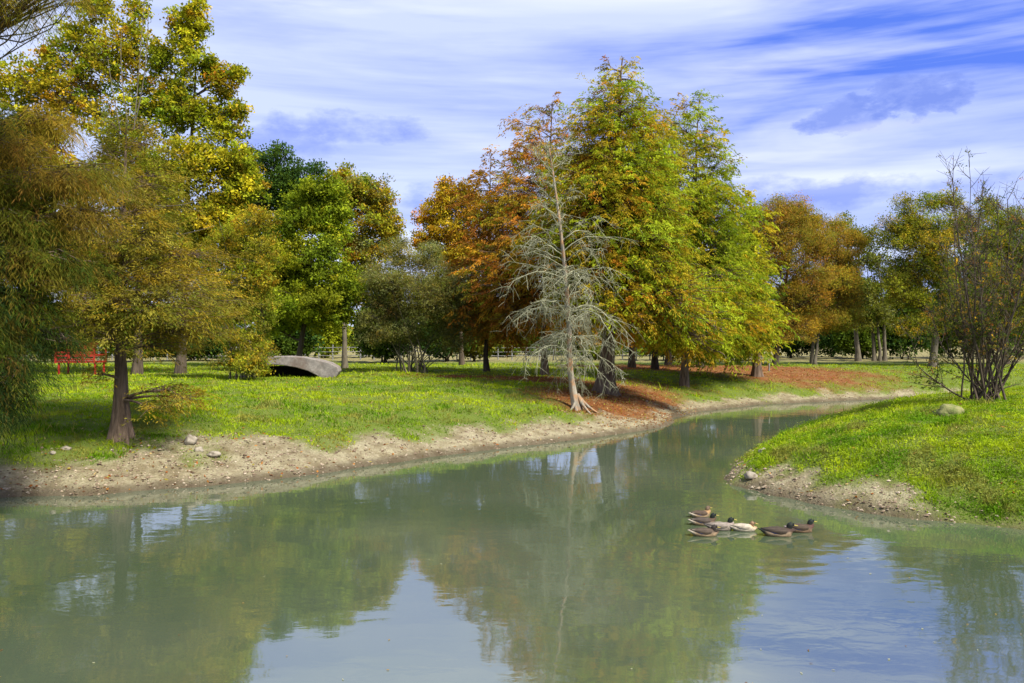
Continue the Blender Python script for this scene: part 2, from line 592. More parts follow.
# ------------------------------------------------------------------ colours of foliage
GREEN = (0.105, 0.155, 0.016)
DKGREEN = (0.030, 0.062, 0.014)
BLUEGREEN = (0.028, 0.060, 0.026)
LIME = (0.30, 0.33, 0.018)
YELLOW = (0.46, 0.38, 0.022)
GOLD = (0.42, 0.25, 0.020)
ORANGE = (0.42, 0.17, 0.018)
RUST = (0.29, 0.115, 0.026)
BROWN = (0.24, 0.14, 0.035)
OLIVE = (0.19, 0.18, 0.028)
GREYOL = (0.21, 0.22, 0.085)
LGREEN = (0.20, 0.26, 0.018)


def leaves(ac, r, cen, axis_, length, width, cols, up=0.3):
    """rhombic leaf faces. cen (n,3), axis (n,3)"""
    n = len(cen)
    a = nrm(axis_)
    rv = nrm(r.normal(size=(n, 3)) + np.array([0, 0, up]))
    b = nrm(np.cross(a, rv))
    L = length[:, None]
    W = width[:, None]
    v0 = cen - a * L * 0.5
    v1 = cen + b * W * 0.5 - a * L * 0.05
    v2 = cen + a * L * 0.5
    v3 = cen - b * W * 0.5 - a * L * 0.05
    V = np.stack([v0, v1, v2, v3], 1).reshape(-1, 3)
    ac.add(V, np.arange(4 * n).reshape(-1, 4), np.repeat(cols, 4, axis=0))


def pick(r, pal, n, wts=None):
    cols = np.array([c for _, c in pal])
    if wts is None:
        wts = np.array([q for q, _ in pal], float)
        wts = wts / wts.sum()
        idx = r.choice(len(pal), n, p=wts)
    else:
        cw = np.cumsum(wts / wts.sum(1, keepdims=True), 1)
        idx = (r.random(n)[:, None] > cw).sum(1)
        idx = np.minimum(idx, len(pal) - 1)
    return cols[idx]


def plume_leaves(ac, r, tips, outd, cols, per, plen, ll, lw, droop=0.5):
    """feathery hanging sprays as of bald cypress: leaflets along a drooping twig"""
    n = len(tips)
    u = np.linspace(0.0, 1, per)[None, :] * np.ones((n, 1)) + r.uniform(-.05, .05, (n, per))
    Lp = plen * r.uniform(0.6, 1.35, (n, 1))
    d = nrm(outd * np.array([1, 1, 0.45]) + r.normal(size=(n, 3)) * 0.45)
    side = nrm(np.cross(d, np.array([0, 0, 1.0])) + 1e-6)
    s = r.normal(size=(n, per)) * 0.26 * (1 - 0.55 * u)
    cen = tips[:, None, :] + d[:, None, :] * (u * Lp)[..., None] + side[:, None, :] * (s * Lp)[..., None]
    cen[..., 2] -= droop * Lp * u ** 1.6 + np.abs(s) * Lp * 0.45
    cen += r.normal(size=cen.shape) * 0.03
    ax = d[:, None, :] * 0.7 + side[:, None, :] * np.sign(s)[..., None] * 0.55 + np.array([0, 0, -1.0]) * (0.35 + droop * u)[..., None]
    ax = ax + r.normal(size=cen.shape) * 0.22
    c = np.repeat(cols[:, None, :], per, 1) * r.uniform(0.7, 1.3, (n, per, 1))
    m_ = n * per
    leaves(ac, r, cen.reshape(m_, 3), ax.reshape(m_, 3), ll * r.uniform(0.7, 1.3, m_), lw * r.uniform(0.7, 1.3, m_), c.reshape(m_, 3), 0.8)


def clump_leaves(ac, r, tips, cols, per, rad, ll, lw):
    n = len(tips)
    off = nrm(r.normal(size=(n, per, 3))) * (r.random((n, per, 1)) ** 0.5) * rad * r.uniform(0.6, 1.3, (n, 1, 1))
    off[..., 2] *= 0.7
    cen = tips[:, None, :] + off
    ax = r.normal(size=cen.shape) + np.array([0, 0, -0.35])
    c = np.repeat(cols[:, None, :], per, 1) * r.uniform(0.65, 1.35, (n, per, 1))
    m_ = n * per
    leaves(ac, r, cen.reshape(m_, 3), ax.reshape(m_, 3), ll * r.uniform(0.45, 1.5, m_), lw * r.uniform(0.55, 1.4, m_), c.reshape(m_, 3), 1.0)


def make_tree(name, label, cat, group, px, D, lobes, pal, seed, style='clump', tr=0.16, fork=0.3, tips=700, per=26,
              rad=0.38, ll=0.13, lw=0.075, plen=0.7, droop=0.5, bark=None, grad=None, stems=1, top=None, lean=0.0,
              flute=0.0, limb_r=0.45, spread=0.35, jit=0.18, stemtop=None, inner=0.0, crown=True):
    """lobes: list of (centre xyz, (rx,ry,rz)) in world space; px, D where the trunk stands"""
    r = np.random.default_rng(seed)
    bx, by, bz = ground_at(px, D)
    tr = tr * (0.78 if D > 35 else 1.0)
    base = np.array([bx, by, bz - (0.22 if flute else 0.08)])
    if style == 'clump' and cat == 'tree':
        per, ll, lw = int(per * 1.3), ll * 0.85, lw * 0.85
    root = empty(name, (bx, by, bz), label, cat, group)
    cs = np.array([l[0] for l in lobes], float)
    rs = np.array([l[1] for l in lobes], float)
    n_main = len(cs)
    zt = cs[:, 2].max()
    if top is None:
        k = int(np.argmax(cs[:, 2]))
        top = cs[k]
    top = np.array(top, float)
    H = top[2] - base[2]
    wood = Acc()
    stems_pts = []
    for s in range(stems):
        n = 14
        t = np.linspace(0, 1, n)
        if stems == 1:
            end = top
            b0 = base.copy()
            rr = tr
        else:
            k = r.integers(len(cs))
            end = cs[k] + r.normal(size=3) * rs[k] * 0.4
            ang = r.uniform(0, 2 * math.pi)
            b0 = base + np.array([math.cos(ang), math.sin(ang), 0]) * spread * r.uniform(0.2, 1)
            rr = tr * r.uniform(0.6, 1.1)
        pth = b0[None] * (1 - t[:, None]) + end[None] * t[:, None]
        bow = (t ** 0.7 - t)[:, None] if stems > 1 else (t ** 1.5 - t)[:, None] * 0.6
        horiz = (end - b0) * np.array([1, 1, 0])
        pth = pth + (-bow if stems > 1 else bow) * horiz * (0.9 if stems > 1 else 1)
        pth[:, :2] += np.cumsum(r.normal(size=(n, 2)), 0) * 0.012 * H / 5 * (t > 0.05)[:, None]
        rad_t = rr * (1 - 0.92 * t ** 0.9)
        rad_t = rad_t * (1 + (0.9 if flute else 0.45) * np.exp(-t * H / (0.55 if flute else 0.25)))
        if flute:
            tt = np.concatenate([np.linspace(0, 0.12, 9), np.linspace(0.16, 1, 14)])
            p2 = np.stack([np.interp(tt, t, pth[:, q]) for q in range(3)], 1)
            r2 = rr * (1 - 0.92 * tt ** 0.9) * (1 + 1.1 * np.exp(-tt * H / 0.5))
            V, q = tubes(p2[None], r2[None], 28, 0.28, 8)
        else:
            V, q = tubes(pth[None], rad_t[None], 9)
        wood.add(V, q)
        stems_pts.append(pth)
    stems_pts = np.array(stems_pts)
    # limbs to every lobe
    nL = len(cs)
    att, smi, att_u = [], [], []
    for k in range(nL):
        if stems > 1:
            dd = np.linalg.norm(stems_pts[:, -1] - cs[k], axis=1)
            si = int(np.argmin(dd + r.uniform(0, 0.5, len(dd))))
        else:
            si = 0
        hz = math.hypot(cs[k][0] - top[0] if stems == 1 else 0, cs[k][1] - top[1] if stems == 1 else 0)
        za = cs[k][2] - (0.55 * hz if style != 'plume' else 0.18 * hz)
        lo = base[2] + fork * H
        za = min(max(za, lo), base[2] + H * 0.97)
        zz = stems_pts[si][:, 2]
        u = float(np.interp(za, zz, np.linspace(0, 1, len(zz))))
        att.append([np.interp(u, np.linspace(0, 1, len(zz)), stems_pts[si][:, q]) for q in range(3)])
        att_u.append(u)
    att = np.array(att)
    att_u = np.array(att_u)
    mid = (att + cs) / 2
    if style == 'plume':
        mid[:, 2] += 0.10 * np.linalg.norm(cs - att, axis=1)
    else:
        mid[:, 2] -= 0.10 * np.linalg.norm(cs - att, axis=1)
        mid += r.normal(size=mid.shape) * 0.12 * np.linalg.norm(cs - att, axis=1)[:, None]
    limbs = bez(att, mid, cs, 7)
    lr0 = tr * limb_r * (1 - 0.7 * att_u)
    V, q = tubes(limbs, lr0[:, None] * np.linspace(1, 0.3, 7)[None, :], 6)
    wood.add(V, q)
    if style == 'clump' and cat == 'tree':
        k = 6
        off = nrm(r.normal(size=(nL, k, 3))) * (r.random((nL, k, 1)) ** 0.4) * 0.78
        c2 = (cs[:, None, :] + off * rs[:, None, :]).reshape(-1, 3)
        r2_ = (rs[:, None, :] * r.uniform(0.34, 0.72, (nL, k, 1)) * np.array([1, 1, 0.85])).reshape(-1, 3)
        par = np.repeat(np.arange(nL), k)
        ui_ = r.integers(2, 6, len(par))
        s0_ = limbs[par, ui_]
        m0_ = (s0_ + c2) / 2 + r.normal(size=c2.shape) * 0.08 * np.linalg.norm(c2 - s0_, axis=1)[:, None]
        l2_ = bez(s0_, m0_, c2, 7)
        lr2 = lr0[par] * 0.5
        V, q = tubes(l2_, lr2[:, None] * np.linspace(1, 0.3, 7)[None, :], 5)
        wood.add(V, q)
        limbs = np.concatenate([limbs, l2_])
        lr0 = np.concatenate([lr0, lr2])
        cs = np.concatenate([cs, c2])
        rs = np.concatenate([rs * 0.8, r2_])
        nL = len(cs)
    # tips
    vol = (rs[:, 0] * rs[:, 1] * rs[:, 2]) ** (0.62 if style == 'plume' else 0.72)
    cnt = np.maximum(3, (tips * vol / vol.sum())).astype(int)
    lob = np.repeat(np.arange(nL), cnt)
    n = len(lob)
    dv = nrm(r.normal(size=(n, 3)) + np.array([0, 0, 0.15]))
    rr_ = r.random(n) ** 0.42
    tipp = cs[lob] + dv * (rr_ * np.where(r.random(n) < 0.12, r.uniform(1.0, 1.55, n), 1.0))[:, None] * rs[lob]
    tipp = np.where((tipp[:, 2:3] < bz + 0.35), tipp * [1, 1, 0] + [0, 0, bz + 0.4], tipp)
    ustart = r.uniform(0.45, 1.0, n)
    li = ustart * 6
    i0 = np.minimum(li.astype(int), 5)
    fr = (li - i0)[:, None]
    st = limbs[lob, i0] * (1 - fr) + limbs[lob, i0 + 1] * fr
    md = (st + tipp) / 2 + r.normal(size=(n, 3)) * 0.1 * np.linalg.norm(tipp - st, axis=1)[:, None]
    md[:, 2] += 0.06
    tw = bez(st, md, tipp, 4)
    tr0 = np.clip(lr0[lob] * 0.28, 0.006, 0.03)
    V, q = tubes(tw, tr0[:, None] * np.linspace(1, 0.3, 4)[None, :], 3)
    wood.add(V, q)
    wood.V = [v - np.array([bx, by, bz]) for v in wood.V]
    wood.build('trunk', bark or M_BARK, root, True)
    if not crown:
        return root
    # colours per lobe then per tip
    if grad is not None:
        wt = grad(tipp)
        colt = pick(r, pal, n, wt)
        wl = grad(cs)
        coll = pick(r, pal, nL, wl)
    else:
        colt = pick(r, pal, n)
        coll = pick(r, pal, nL)
        coll = 0.55 * coll + 0.45 * coll[np.arange(nL) % n_main]
    cc = 0.55 * colt + 0.45 * coll[lob]
    cc = cc * (1 + jit * r.normal(size=(n, 1))).clip(0.5, 1.6) * (1 + 0.14 * r.normal(size=(nL, 1)))[lob].clip(0.6, 1.5)
    fol = Acc()
    if style == 'plume':
        outd = nrm(tipp - st + nrm(tipp - np.array([top[0], top[1], 0]) * [1, 1, 0]) * 0.5)
        plume_leaves(fol, r, tipp, outd, cc, per, plen, ll, lw, droop)
        if inner > 0:
            kk = r.random(n) < inner
            plume_leaves(fol, r, tw[kk, 2], outd[kk], cc[kk], per, plen, ll, lw, droop)
    else:
        clump_leaves(fol, r, tipp, cc, per, rad, ll, lw)
    fol.V = [v - np.array([bx, by, bz]) for v in fol.V]
    fol.build('crown', M_LEAF, root)
    return root


def lob(D, *items, depth=1.0):
    """items (px, py, rpx, rpy[, dD]) -> world ellipsoids"""
    out = []
    for it in items:
        dD = it[4] if len(it) > 4 else 0.0
        d = D + dD
        c = P(it[0], it[1], d)
        s = d / F
        out.append((c, (it[2] * s, max(it[2] * s * 0.9, 0.8) * depth, it[3] * s)))
    return out


def cone(px, D, prof, n, seed, fill=0.56, slope=-0.10, vthick=0.22, tang=0.42):
    """limbs of a conical tree. prof: list of (py, left half width px, right half width px), top first"""
    r = np.random.default_rng(seed + 1000)
    py = np.array([p[0] for p in prof], float)
    s = D / F
    z = CAMZ - (py - HOR) * s
    le = np.array([p[1] for p in prof]) * s
    ri = np.array([p[2] for p in prof]) * s
    x0 = (px - 512) * s
    # limbs by height, more low down
    wts = np.interp(np.linspace(z[-1], z[0], 60), z[::-1], ((le + ri) / 2 + 0.3)[::-1])
    cw = np.cumsum(wts) / wts.sum()
    out = []
    for i in range(n):
        zz = float(np.interp((i + r.random()) / n, cw, np.linspace(z[-1], z[0], 60)))
        phi = i * 2.39996 + r.normal() * 0.3
        L_, R_ = np.interp(zz, z[::-1], le[::-1]), np.interp(zz, z[::-1], ri[::-1])
        c = (1 + math.cos(phi)) / 2
        rr = (L_ * (1 - c) + R_ * c) * r.uniform(0.72, 1.08)
        rr = max(rr, 0.25)
        cen = np.array([x0 + math.cos(phi) * rr * fill, D + math.sin(phi) * rr * fill, zz + slope * rr])
        a, b, h = rr * (1 - fill) * 1.1, max(rr * tang, 0.3), max(rr * vthick, 0.38)
        # axis aligned approximation of the oriented lobe
        rx = math.sqrt((a * math.cos(phi)) ** 2 + (b * math.sin(phi)) ** 2)
        ry = math.sqrt((a * math.sin(phi)) ** 2 + (b * math.cos(phi)) ** 2)
        out.append((cen, (rx, ry, h)))
    return out


GT = 'trees of the park behind the pond'
GC = 'autumn bald cypresses round the pond'
GS = 'pair of tall plane trees at the left'
GR = 'thin trees beyond the far bank at the right'
GB = 'dark evergreen bushes along the field edge'

# ---- plane trees at the left, tops leave the frame
D = 33
make_tree('plane_tree', 'tall yellow and green plane tree at the far left, its top cut by the frame', 'tree', GS, 137, 36,
          lob(36, (30, 130, 45, 50), (75, 100, 38, 45), (112, 45, 30, 48), (70, 45, 26, 34), (20, 85, 34, 30), (120, 140, 45, 45), (60, 190, 50, 45, -1),
              (10, 200, 40, 50), (130, 215, 50, 40, -1), (95, 10, 26, 30), (135, 5, 14, 40), (100, 275, 60, 40, 1), (30, 270, 50, 40, 1), (85, 65, 20, 20), (45, 60, 16, 16), (150, 90, 14, 20), (136, 60, 22, 44), (142, 110, 28, 30), (40, 235, 55, 40), (10, 310, 40, 26), (85, 315, 40, 20), (-40, 250, 55, 60), (50, 275, 50, 34), (-60, 150, 50, 60)),
          [(4, YELLOW), (4, LIME), (3, LGREEN), (2, GOLD), (1, ORANGE), (2, GREEN)], 11, tips=3600, per=24, rad=0.40, ll=0.16, lw=0.12, tr=0.25, bark=M_BARK, fork=0.22)
make_tree('plane_tree', 'plane tree with ragged green yellow crown standing left of the dark green oak', 'tree', GS, 180, 36,
          lob(36, (188, 50, 19, 42), (198, 15, 10, 22), (178, 25, 8, 18), (224, 82, 23, 22), (238, 74, 9, 8), (215, 120, 28, 30), (175, 110, 26, 40), (190, 165, 42, 35, -1), (235, 165, 30, 30), (160, 190, 40, 40, -1.5),
              (215, 215, 45, 35), (170, 250, 50, 40), (236, 112, 12, 12), (160, 60, 10, 26), (250, 190, 22, 24), (205, 66, 14, 14)),
          [(4, YELLOW), (4, LIME), (4, LGREEN), (1, GOLD), (0.6, ORANGE), (3, GREEN)], 12, tips=2500, per=24, rad=0.36, ll=0.155, lw=0.115, tr=0.26, fork=0.2)
# ---- dark oak behind
make_tree('oak_tree', 'dark blue green oak rising behind the brighter trees left of centre', 'tree', GT, 263, 46,
          lob(46, (240, 175, 26, 26), (268, 165, 24, 24), (296, 175, 22, 24), (255, 200, 40, 30), (300, 210, 30, 30), (262, 245, 50, 35), (225, 205, 26, 26), (280, 150, 14, 12), (318, 172, 14, 12), (285, 190, 34, 26), (330, 200, 20, 24), (290, 300, 40, 34), (240, 300, 40, 34)),
          [(3, (0.04, 0.085, 0.03)), (4, (0.045, 0.09, 0.016)), (3, GREEN)], 13, tips=2400, per=24, rad=0.45, ll=0.16, lw=0.10, tr=0.28, fork=0.2)
# ---- bright green tree
make_tree('lime_tree', 'bright fresh green tree above the grey arched slab', 'tree', GT, 298, 38,
          lob(38, (318, 195, 24, 22), (335, 190, 16, 16), (296, 222, 28, 26), (330, 225, 24, 26), (285, 262, 34, 28), (322, 262, 34, 28, -1), (300, 300, 42, 24, -1), (266, 285, 26, 28), (345, 292, 24, 26), (330, 318, 28, 14), (280, 325, 28, 12)),
          [(5, LGREEN), (4, LIME), (3, GREEN), (0.6, YELLOW)], 14, tips=2600, per=24, rad=0.38, ll=0.15, lw=0.10, tr=0.20, fork=0.18)
# ---- yellow orange speckled tree
make_tree('elm_tree', 'loose yellow and orange speckled tree right of the bright green tree', 'tree', GT, 345, 43,
          lob(43, (362, 190, 26, 18), (385, 205, 16, 22), (350, 205, 22, 20), (372, 222, 26, 24), (350, 245, 26, 24), (385, 245, 18, 22), (392, 228, 10, 14), (362, 275, 28, 24), (345, 178, 12, 11)),
          [(4, GOLD), (0.8, ORANGE), (3, OLIVE), (5, LIME), (2, GREYOL), (2, GREEN)], 15, tips=1600, per=18, rad=0.36, ll=0.15, lw=0.10, tr=0.2, fork=0.2, bark=M_BARKP)
# ---- understorey multi stem at left of slab
make_tree('young_elm', 'thin stemmed olive green thicket tree half hiding the arched slab', 'tree', GT, 240, 31,
          lob(31, (250, 220, 24, 20), (230, 238, 28, 22), (262, 250, 24, 22), (215, 265, 28, 24), (245, 280, 34, 26), (222, 310, 32, 26), (262, 315, 22, 26), (240, 340, 28, 14), (205, 300, 20, 24), (252, 352, 16, 12), (232, 360, 22, 12), (264, 348, 12, 12), (248, 366, 16, 11, -0.8), (260, 360, 12, 11, -1), (262, 370, 8, 8, -1.2)),
          [(4, OLIVE), (3, LGREEN), (3, GOLD), (2, GREEN), (2, LIME)], 16, tips=1700, per=22, rad=0.30, ll=0.11, lw=0.055, tr=0.045, fork=0.25, stems=9, spread=0.7, bark=M_BARKP)
# ---- olive grey multi-stem shrub tree
make_tree('crape_myrtle', 'broad greyish olive multi stemmed shrub tree in the middle of the lawn', 'tree', GT, 412, 38,
          lob(38, (430, 290, 50, 40), (400, 258, 24, 16), (425, 262, 26, 18), (375, 280, 20, 22), (408, 285, 34, 22), (445, 285, 24, 24), (388, 310, 30, 20), (425, 312, 34, 20), (462, 300, 20, 20), (455, 325, 22, 14), (370, 325, 14, 12), (400, 246, 14, 8), (472, 275, 12, 14), (375, 330, 22, 18), (450, 335, 26, 16), (410, 335, 34, 14), (430, 248, 14, 9), (468, 320, 14, 22)),
          [(5, GREYOL), (3, OLIVE), (2, GREEN), (1.3, BROWN)], 17, tips=5200, per=16, rad=0.28, ll=0.13, lw=0.034, tr=0.055, fork=0.10, stems=26, spread=0.9, bark=M_TWIG)
# ---- orange tree behind
make_tree('orange_oak', 'small orange gold tree rising behind the greyish shrub tree', 'tree', GT, 462, 50,
          lob(50, (448, 200, 18, 18), (432, 215, 18, 18), (462, 192, 14, 14), (450, 228, 28, 22), (475, 215, 22, 24), (425, 240, 14, 16), (456, 258, 30, 20), (444, 184, 7, 8), (480, 250, 22, 20)),
          [(4, GOLD), (4, ORANGE), (2, YELLOW), (1.5, OLIVE), (1, GREEN)], 18, tips=1300, per=22, rad=0.42, ll=0.17, lw=0.11, tr=0.2, fork=0.25)


# ---- cypress group in the middle
def g_rust(p):
    px = p[:, 0] / p[:, 1] * F + 512
    pz = HOR - (p[:, 2] - CAMZ) / p[:, 1] * F
    t = np.clip((px - 470) / 110, 0, 1)
    lo = np.clip((pz - 200) / 100, 0, 1)
    return np.stack([(1 - t) * 2.5 + lo * 1.6, 1.6 + 0 * t, t * 1.2 + 1.1 + 0 * lo, t * 1.2 + 0.9, 1.1 + 0 * t], 1)


palR = [(1, RUST), (1, ORANGE), (1, GOLD), (1, OLIVE), (1, LGREEN)]
make_tree('bald_cypress', 'rust red bald cypress with sparse top behind the dead tree', 'tree', GC, 545, 37,
          cone(545, 37, [(98, 14, 14), (125, 38, 36), (160, 58, 46), (200, 76, 56), (240, 84, 60), (280, 86, 64), (325, 76, 60)], 90, 21),
          palR, 21, 'plume', tips=3300, per=28, plen=0.55, ll=0.15, lw=0.04, tr=0.22, grad=g_rust, inner=0.35, bark=M_CYP)
make_tree('bald_cypress', 'lower red brown bald cypress at the left end of the central group', 'tree', GC, 487, 39,
          cone(490, 39, [(152, 12, 12), (178, 36, 30), (225, 46, 42), (270, 48, 48), (310, 52, 50), (335, 44, 46)], 46, 22),
          [(3, RUST), (2, ORANGE), (1.2, GOLD), (1, OLIVE)], 22, 'plume', tips=1100, per=20, plen=0.55, ll=0.18, lw=0.05, tr=0.17, inner=0.3, bark=M_BARK)


def g_main(p):
    px = p[:, 0] / p[:, 1] * F + 512
    pz = HOR - (p[:, 2] - CAMZ) / p[:, 1] * F
    t = np.clip((px - 590) / 90, 0, 1)
    low = np.clip((pz - 265) / 60, 0, 1)
    nn = 0.5 + 0.5 * np.sin(p[:, 0] * 2.1 + p[:, 2] * 1.7 + 2 * np.sin(p[:, 2] * 1.1))
    return np.stack([(1 - t) * 0.7 * nn + 0.05, 0.75 * (1 - t) + 0.9 * low, 1.1 + 0.8 * low, 1.5 + 2.0 * t, 1.0 + 1.6 * t, 0.4 + 0.5 * t], 1)


palM = [(1, RUST), (1, ORANGE), (1, GOLD), (1, LIME), (1, LGREEN), (1, GREEN)]
make_tree('bald_cypress', 'largest bald cypress, tall green and orange crown at the centre', 'tree', GC, 605, solve(605, 392),
          cone(618, 30, [(62, 14, 16), (85, 34, 38), (110, 58, 54), (150, 78, 66), (200, 94, 80), (250, 98, 92), (285, 96, 108), (308, 60, 108)], 150, 23)
          + lob(30, (655, 322, 22, 12), (690, 325, 24, 13), (722, 330, 20, 14), (700, 342, 18, 10), (672, 338, 14, 10), (645, 335, 10, 9, 1), (715, 352, 12, 12), (668, 318, 24, 12, 2), (632, 318, 14, 10, 1.5)),
          palM, 23, 'plume', tips=5800, per=30, plen=0.55, ll=0.13, lw=0.038, tr=0.30, grad=g_main, flute=1, inner=0.4, top=P(622, 60, 30), bark=M_CYP)
make_tree('bald_cypress', 'green bald cypress forming the right shoulder of the central group', 'tree', GC, 684, 37,
          cone(690, 37, [(98, 20, 20), (118, 38, 36), (160, 54, 48), (210, 66, 62), (260, 68, 70), (310, 70, 78), (345, 40, 50)], 90, 24),
          palM, 24, 'plume', tips=3800, per=28, plen=0.6, ll=0.15, lw=0.042, tr=0.24, grad=g_main, inner=0.3, bark=M_CYP)
make_tree('bald_cypress', 'yellow green bald cypress hanging over the leaf litter, rightmost of the central group', 'tree', GC, 757, 42,
          cone(742, 40, [(188, 12, 12), (210, 30, 26), (250, 38, 34), (290, 48, 38), (325, 62, 38), (350, 60, 26)], 48, 25),
          [(3, LIME), (2, YELLOW), (3, LGREEN), (2, GREEN), (1, GOLD)], 25, 'plume', tips=1300, per=22, plen=0.7, ll=0.2, lw=0.06, tr=0.26, inner=0.3, bark=M_CYP, flute=1)
for i, (tx, dd, sd_) in enumerate([(655, 44, 26), (668, 50, 27), (700, 47, 28), (632, 46, 29)]):
    labs = ['dark trunked cypress with orange skirts directly right of the largest cypress',
            'slim cypress trunk second from the largest cypress, crown hidden in the group',
            'cypress with low gold and orange foliage between the green cypress trunks',
            'thin cypress close behind the largest cypress trunk']
    make_tree('bald_cypress', labs[i], 'tree', GC, tx, dd,
              cone(tx, dd, [(180, 6, 6), (230, 22, 22), (280, 34, 34), (320, 36, 36), (340, 30, 30)], 20, sd_),
              [(3, GOLD), (3, ORANGE), (2, LIME), (1, RUST)], sd_, 'plume', tips=420, per=18, plen=0.7, ll=0.2, lw=0.065, tr=0.24, bark=M_BARK)
# ---- reddish round trees right of centre
palK = [(5, (0.30, 0.17, 0.04)), (1.4, ORANGE), (5, (0.24, 0.22, 0.03)), (2, GOLD), (3, (0.15, 0.19, 0.02)), (0.8, RUST)]
make_tree('red_oak', 'tall brown orange tree with a rounded crown right of the cypress group', 'tree', GT, 775, 50,
          lob(50, (775, 210, 24, 18), (795, 208, 20, 18), (760, 232, 26, 22), (795, 240, 30, 24), (775, 270, 34, 26), (810, 265, 26, 24), (745, 262, 22, 24), (790, 300, 32, 22), (760, 305, 26, 22), (812, 300, 20, 20), (745, 232, 18, 18), (738, 290, 20, 26), (765, 325, 26, 16), (800, 325, 26, 16), (770, 240, 40, 34), (800, 225, 24, 20), (735, 325, 18, 14), (820, 240, 20, 20), (785, 335, 30, 10)),
          palK, 31, tips=5000, per=20, rad=0.42, ll=0.13, lw=0.05, jit=0.1, tr=0.24, fork=0.28)
make_tree('red_oak', 'brown orange tree with two pale stems, right one of the rounded pair', 'tree', GT, 815, 52,
          lob(52, (812, 228, 18, 14), (835, 232, 16, 14), (822, 252, 26, 20), (845, 262, 18, 22), (828, 285, 28, 22), (848, 300, 14, 20), (808, 305, 22, 18), (832, 318, 24, 16), (856, 245, 14, 16), (840, 275, 26, 34), (815, 325, 22, 12), (850, 320, 16, 16)),
          palK, 32, tips=3400, per=20, rad=0.42, ll=0.13, lw=0.05, jit=0.1, tr=0.16, fork=0.2, stems=2, spread=0.4, bark=M_BARKP)
# ---- thin trees
make_tree('elm_tree', 'slender grey trunked tree beside the rounded orange pair', 'tree', GR, 858, 60,
          lob(60, (852, 238, 14, 16), (866, 258, 14, 18), (850, 275, 14, 18), (866, 292, 16, 16), (845, 222, 9, 9), (858, 318, 20, 14), (870, 240, 12, 14)),
          [(4, OLIVE), (3, GREEN), (2, GREYOL)], 33, tips=650, per=15, rad=0.5, ll=0.19, lw=0.1, tr=0.26, fork=0.2, bark=M_BARKP)
make_tree('elm_tree', 'pale forked tree with thin crown just left of the large olive tree', 'tree', GR, 880, 60,
          lob(60, (878, 262, 12, 14), (890, 280, 14, 14), (872, 290, 12, 12), (886, 242, 10, 12), (893, 300, 10, 10), (880, 315, 18, 14), (868, 300, 10, 12)),
          [(4, OLIVE), (3, GREEN), (2, GREYOL)], 34, tips=560, per=14, rad=0.5, ll=0.19, lw=0.1, tr=0.2, fork=0.15, stems=3, spread=0.5, bark=M_BARKP)
# ---- olive trees at the right
palO = [(5, (0.24, 0.23, 0.03)), (3, GREEN), (2, LIME), (2, GOLD), (1, DKGREEN)]
make_tree('live_oak', 'large olive green tree left of the bare stemmed shrub', 'tree', GT, 933, 50,
          lob(50, (905, 212, 17, 15), (930, 205, 18, 15), (952, 202, 16, 14), (900, 240, 22, 18), (935, 235, 26, 22), (960, 232, 18, 20), (905, 270, 24, 20), (940, 270, 28, 24), (975, 262, 18, 22), (918, 300, 26, 18), (955, 305, 26, 18), (889, 226, 11, 11), (930, 322, 34, 12), (968, 322, 26, 12), (915, 225, 24, 22), (930, 255, 40, 34), (895, 285, 18, 24), (905, 325, 24, 14), (965, 225, 20, 22)),
          palO, 35, tips=4200, per=20, rad=0.42, ll=0.13, lw=0.06, tr=0.3, fork=0.22, bark=M_BARKP)
make_tree('live_oak', 'olive tree at the right edge behind the bare stemmed shrub', 'tree', GT, 1006, 52,
          lob(52, (990, 212, 16, 16), (1012, 222, 22, 22), (1040, 228, 24, 24), (985, 245, 20, 20), (1018, 262, 28, 24), (1050, 270, 26, 26), (995, 290, 28, 22), (1030, 300, 28, 20), (1000, 318, 26, 14), (1010, 245, 36, 36), (1015, 325, 30, 14)),
          palO, 36, tips=3800, per=20, rad=0.42, ll=0.13, lw=0.06, tr=0.28, fork=0.22)

# ---- dark bushes along the field edge
bush = [(140, 58, 34, 24, GREEN), (195, 60, 30, 24, DKGREEN), (290, 60, 30, 40, DKGREEN), (385, 56, 30, 44, DKGREEN), (445, 58, 32, 50, DKGREEN), (475, 60, 28, 44, OLIVE), (595, 62, 26, 18, OLIVE), (675, 62, 34, 34, GREEN), (745, 62, 30, 40, DKGREEN), (860, 66, 28, 48, GREEN), (55, 58, 34, 26, DKGREEN), (790, 70, 34, 46, DKGREEN), (832, 74, 28, 52, DKGREEN), (905, 66, 32, 56, DKGREEN), (950, 70, 30, 58, GREEN), (985, 68, 30, 64, DKGREEN), (1018, 72, 34, 70, DKGREEN),
        (375, 72, 24, 24, LGREEN), (500, 74, 20, 20, LGREEN), (90, 72, 40, 32, GREEN), (20, 70, 40, 34, DKGREEN), (160, 76, 34, 26, LGREEN), (325, 70, 24, 44, LIME), (215, 70, 36, 50, DKGREEN), (545, 84, 26, 18, GREEN), (640, 80, 40, 22, LGREEN), (715, 80, 34, 24, GREEN)]
